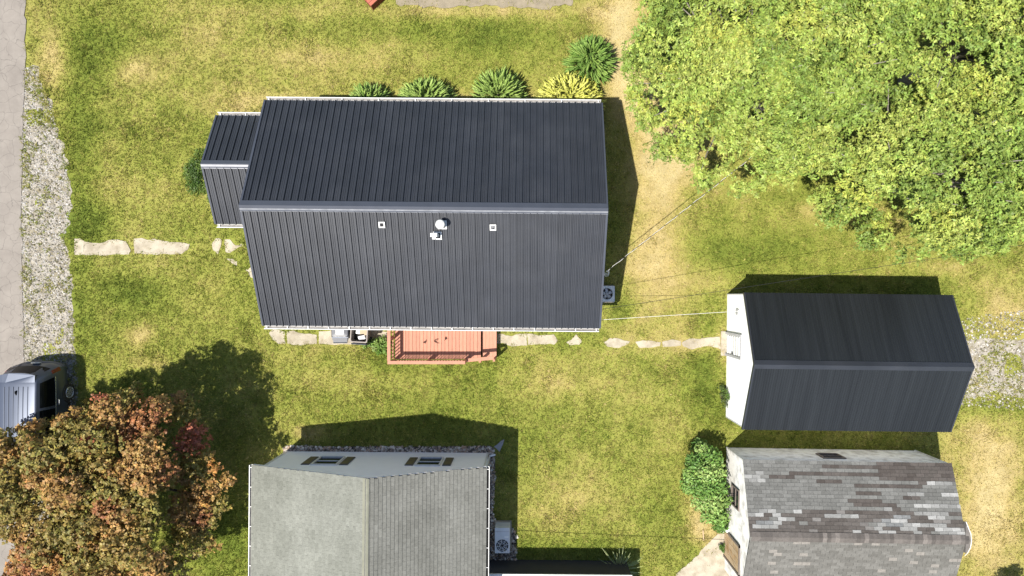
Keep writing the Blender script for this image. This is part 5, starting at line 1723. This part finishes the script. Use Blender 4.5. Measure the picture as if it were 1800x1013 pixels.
rs_ = np.random.default_rng(8)
bl = []
for (px, py, rad, z) in ((1236, 792, .30, 1.0), (1222, 812, .36, 1.1), (1252, 806, .42, 1.2), (1218, 836, .36, 1.0), (1244, 832, .46, 1.35), (1262, 828, .36, 1.2), (1216, 858, .32, .9), (1238, 858, .46, 1.35), (1262, 856, .40, 1.25), (1232, 882, .38, 1.0), (1256, 884, .42, 1.2), (1246, 906, .36, 1.0), (1266, 908, .38, 1.05), (1274, 880, .3, 1.1), (1270, 926, .24, .8), (1210, 830, .22, .6)):
    q = P(px, py, z); bl.append((q.x - 6.7, q.y + 7.1, z - .05, rad))
bl += [(o[0], o[1], .45, .35) for o in bl[::2]]
leafy_bush('leafy_bush', (6.7, -7.1, 0), bl, 9500, .115, .5, [lin(140, 174, 88, .70), lin(120, 158, 74, .70), lin(160, 188, 104, .70), lin(104, 142, 66, .70)], 'tall leafy green bush against the end wall of the weathered shed', 31)
bl = []
for k in range(26):
    a = rs_.uniform(0, 2 * pi); q = math.sqrt(rs_.random())
    bl.append((q * .78 * math.cos(a), q * .95 * math.sin(a), .35 + .75 * math.sqrt(1 - q * q * .8), rs_.uniform(.22, .34)))
leafy_bush('leafy_bush', (-12.28, 4.62, 0), bl, 13000, .07, .55, [lin(92, 120, 48, .6), lin(76, 104, 40, .6), lin(112, 136, 56, .6)], 'clipped dark green bush beside the low wing of the house', 32)
bl = [(0, 0, .35, .16), (.1, .14, .5, .14), (.0, .3, .3, .16), (-.1, .45, .22, .14), (.08, -.2, .25, .14), (-.08, .2, .4, .12)]
leafy_bush('weed_clump', W2(1273, 702, .3), bl, 520, .08, .4, [lin(112, 142, 62, .6), lin(92, 110, 56, .6)], 'small leafy weed clump at the foot of the white garage wall', 33, 6)
bl = [(0, 0, .14, .16), (.25, .05, .16, .18), (.45, -.12, .12, .16), (.2, -.2, .1, .15), (.5, .15, .15, .15), (.7, -.05, .12, .14), (-.2, -.1, .08, .12), (.35, -.35, .1, .14), (.62, -.3, .1, .15)]
leafy_bush('weed_clump', W2(650, 603, .1), bl, 900, .10, .42, [lin(140, 172, 84, .62), lin(118, 154, 66, .62), lin(166, 188, 110, .62)], 'broad-leaved light green weeds between the bins and the deck', 34, 6)
bl = [(0, 0, .1, .12), (.15, .08, .12, .10), (.1, -.12, .09, .1)]
leafy_bush('weed_clump', W2(1268, 962, .1), bl, 200, .08, .45, [lin(96, 128, 56, .6)], 'small weed growing through the concrete apron by the shed door', 35, 3)


def blade_clump(name, loc, n, L, label, c0, c1, seed):
    rs = np.random.default_rng(seed)
    V = []; F = []; C = []
    for i in range(n):
        a = rs.uniform(0, 2 * pi); lean = rs.uniform(.35, 1.1); l = L * rs.uniform(.6, 1.1)
        d = np.array([math.cos(a), math.sin(a), 0]); s = np.array([-math.sin(a), math.cos(a), 0]) * .016
        p = d * rs.uniform(0, .08)
        col = c0 + (c1 - c0) * rs.random()
        o = len(V)
        for t in (0, .35, .7, 1.0):
            q = p + d * l * lean * t + np.array([0, 0, l * (t * 1.0 - .62 * lean * t * t)])
            w = (1 - t * .85)
            V += [q - s * w, q + s * w]; C += [col, col]
        for k in range(3): F.append((o + 2 * k, o + 2 * k + 1, o + 2 * k + 3, o + 2 * k + 2))
    r = empty(name, loc); tag(r, label, 'ornamental grass')
    link('blades', array_mesh('blades', np.array(V), np.array(F), np.array(C)), M['leaf'], r)


blade_clump('ornamental_grass', W2(1088, 1000, .1), 150, 1.0, 'arching strap-leaved plant in the shade by the raised porch', np.array(lin(140, 160, 100, .9)), np.array(lin(196, 204, 150, .9)), 41)

# small tree just outside the frame whose shadow falls into the corner
r = empty('young_tree', (18.05, -11.95, 0))
tag(r, 'young tree on the dry lawn beyond the weathered shed', 'tree')
bl = [(.0, 0, 2.9, .35), (.22, .2, 2.6, .3), (-.25, .1, 2.5, .3), (.1, -.3, 2.4, .3), (-.5, -.4, 2.2, .25), (.35, -.1, 2.2, .25)]
join_leaf('crown', [blob_leaves(bl, np.array([lin(120, 150, 60)] * len(bl)), 900, .13, .6, shell=.2)], M['leaf'], r)
tree_wood('trunk', None, [(b_[0], b_[1], b_[2]) for b_ in bl], .05, M['bark'], r, fork=.5)

# ------------------------------------------------------------------ loose stones and grass
def scatter_poly(pts, n, seed):
    rs = np.random.default_rng(seed)
    a = np.array([(p[0], p[1]) for p in pts]); lo, hi = a.min(0), a.max(0)
    out = np.zeros((0, 2))
    while len(out) < n:
        c = lo + (hi - lo) * rs.random((n * 2, 2))
        out = np.concatenate([out, c[in_poly(c[:, 0], c[:, 1], pts)]])
    return out[:n]


def stones(name, xy, size, cols, label, cat, z0=0.0):
    n = len(xy)
    base = np.array([(1, 0, 0), (0, 1, 0), (-1, 0, 0), (0, -1, 0), (0, 0, .8), (0, 0, -.5)], float)
    tri = np.array([(0, 1, 4), (1, 2, 4), (2, 3, 4), (3, 0, 4), (1, 0, 5), (2, 1, 5), (3, 2, 5), (0, 3, 5)])
    s = size * (.5 + rng.random((n, 1, 1)) ** 2 * 1.3) * (.7 + .6 * rng.random((n, 6, 1)))
    a = rng.uniform(0, 2 * pi, n); ca, sa = np.cos(a), np.sin(a)
    v = base[None] * s
    v = np.stack([v[..., 0] * ca[:, None] - v[..., 1] * sa[:, None], v[..., 0] * sa[:, None] + v[..., 1] * ca[:, None], v[..., 2]], -1)
    v[..., 0] += xy[:, 0:1]; v[..., 1] += xy[:, 1:2]; v[..., 2] += z0 + size * .15
    F = (np.arange(n)[:, None, None] * 6 + tri[None]).reshape(-1, 3)
    cols = np.array(cols)
    c = cols[rng.integers(0, len(cols), n)] * (1 + .15 * rng.normal(size=(n, 1)))
    o = link(name, array_mesh(name, v.reshape(-1, 3), F, np.repeat(np.clip(c, .01, .9), 6, 0), True), M['stone'])
    tag(o, label, cat, kind='stuff')


gcol = [lin(232, 226, 216, .50), lin(214, 206, 194, .48), lin(190, 182, 168, .46), lin(240, 236, 230, .50), lin(150, 142, 120, .42)]
stones('loose_gravel', scatter_poly(GRAVEL_L, 15000, 3), .026, gcol, 'loose pale gravel stones on the roadside shoulder', 'gravel', -.022)
stones('loose_gravel', scatter_poly(pxpoly([(1690, 560), (1830, 540), (1830, 725), (1690, 712)]), 2200, 4), .030, gcol, 'loose pale gravel stones beside the garage', 'gravel', -.022)
mcol = [lin(184, 170, 154, .8), lin(210, 200, 186, .8), lin(144, 134, 124, .8), lin(232, 224, 212, .8), lin(190, 164, 142, .8), lin(112, 104, 98, .8)]
stones('bed_stones', np.concatenate([scatter_poly(BED[0], 2300, 5)]), .045, mcol, 'mixed brown and grey stones along the gable of the grey house', 'stones', 0.0)
stones('bed_stones', scatter_poly(BED[1], 2600, 6), .045, mcol, 'mixed brown and grey stones around the heat pump', 'stones', 0.0)


def build_grass():
    n = 290000
    X = rng.uniform(-20.4, 20.2, n); Y = rng.uniform(-11.6, 12.2, n)
    keep = np.ones(n, bool)
    for f in FOOT: keep &= ~in_poly(X, Y, f)
    wob = (fbm(X, Y, .30, 4, 71) - .5)
    Xw, Yw = X + wob * .55, Y + wob * .45
    keep &= ~in_poly(Xw, Yw, ROAD)
    Xr, Yr = X + wob * 1.1, Y + wob * .9
    mg = in_poly(Xr, Yr, GRAVEL_L) | in_poly(Xr, Yr, GRAVEL_R)
    weed = fbm(X, Y, .5, 4, 88)
    wl = .17 * np.exp(-((Y - 7.4) / 1.9) ** 2) * (X < 0) + .05 * np.exp(-((Y + 2.2) / 1.0) ** 2) * (X < 0) + .15 * (X > 0)
    keep &= ~mg | ((weed + wl > .585) & (rng.random(n) < .6)) | (rng.random(n) < .06)
    md = in_poly(X, Y, DIRT_TOP); keep &= ~md | (rng.random(n) < .25)
    sl = np.zeros(n, bool)
    for s in SLABS: sl |= in_poly(X + wob * .40, Y + wob * .40, pxpoly(s))
    sl |= in_poly(Xw, Yw, PAD)
    for s in BED: sl |= in_poly(X, Y, s)
    sl |= in_poly(X, Y, SPLASH)
    keep &= ~sl | (rng.random(n) < .03)
    X, Y, mg = X[keep], Y[keep], mg[keep]
    d = dryness(X, Y)
    d = np.where(mg, np.clip(d * .5 + .2, 0, 1), d)
    lush = 1 - d
    n = len(X)
    nb = 3
    V = []; C = []
    fl = (fbm(X, Y, .13, 2, 301) - .5) * .55
    tone = .68 + .64 * fbm(X, Y, .10, 2, 302)
    hgt = (.030 + .055 * lush) * rng.uniform(.6, 1.5, n)
    # taller tufts in the lush clumps and next to walls
    hgt *= 1 + .9 * np.clip(fbm(X, Y, .8, 2, 120) - .60, 0, 1) * 4
    z0 = 0.03 * (fbm(X, Y, 1.2, 3, 5) - 0.5) - .035 + np.where(mg, .02, 0)
    for k in range(nb):
        a = rng.uniform(0, 2 * pi, n); w = rng.uniform(.010, .019, n); ln = rng.uniform(.3, 1.1, n) * hgt
        bx = X + rng.normal(size=n) * .02; by = Y + rng.normal(size=n) * .02
        dx, dy = np.cos(a), np.sin(a)
        p0 = np.stack([bx - dy * w, by + dx * w, z0], -1); p1 = np.stack([bx + dy * w, by - dx * w, z0], -1)
        p2 = np.stack([bx + dx * ln, by + dy * ln, z0 + hgt * rng.uniform(.7, 1.1, n)], -1)
        V.append(np.stack([p0, p1, p2], 1))
        dd = np.clip(d + rng.normal(size=n) * .15 + fl, 0, 1)
        c = lawn_colour(dd) * (1.14 + .24 * rng.normal(size=(n, 1))) * tone[:, None]
        C.append(np.repeat(np.clip(c, .008, .8)[:, None], 3, 1))
    V = np.concatenate(V).reshape(-1, 3); C = np.concatenate(C).reshape(-1, 3)
    F = np.arange(len(V)).reshape(-1, 3)
    o = link('lawn_grass', array_mesh('lawn_grass', V, F, C), M['grass'])
    tag(o, 'short mixed green and straw coloured lawn grass', 'grass', kind='stuff')


build_grass()
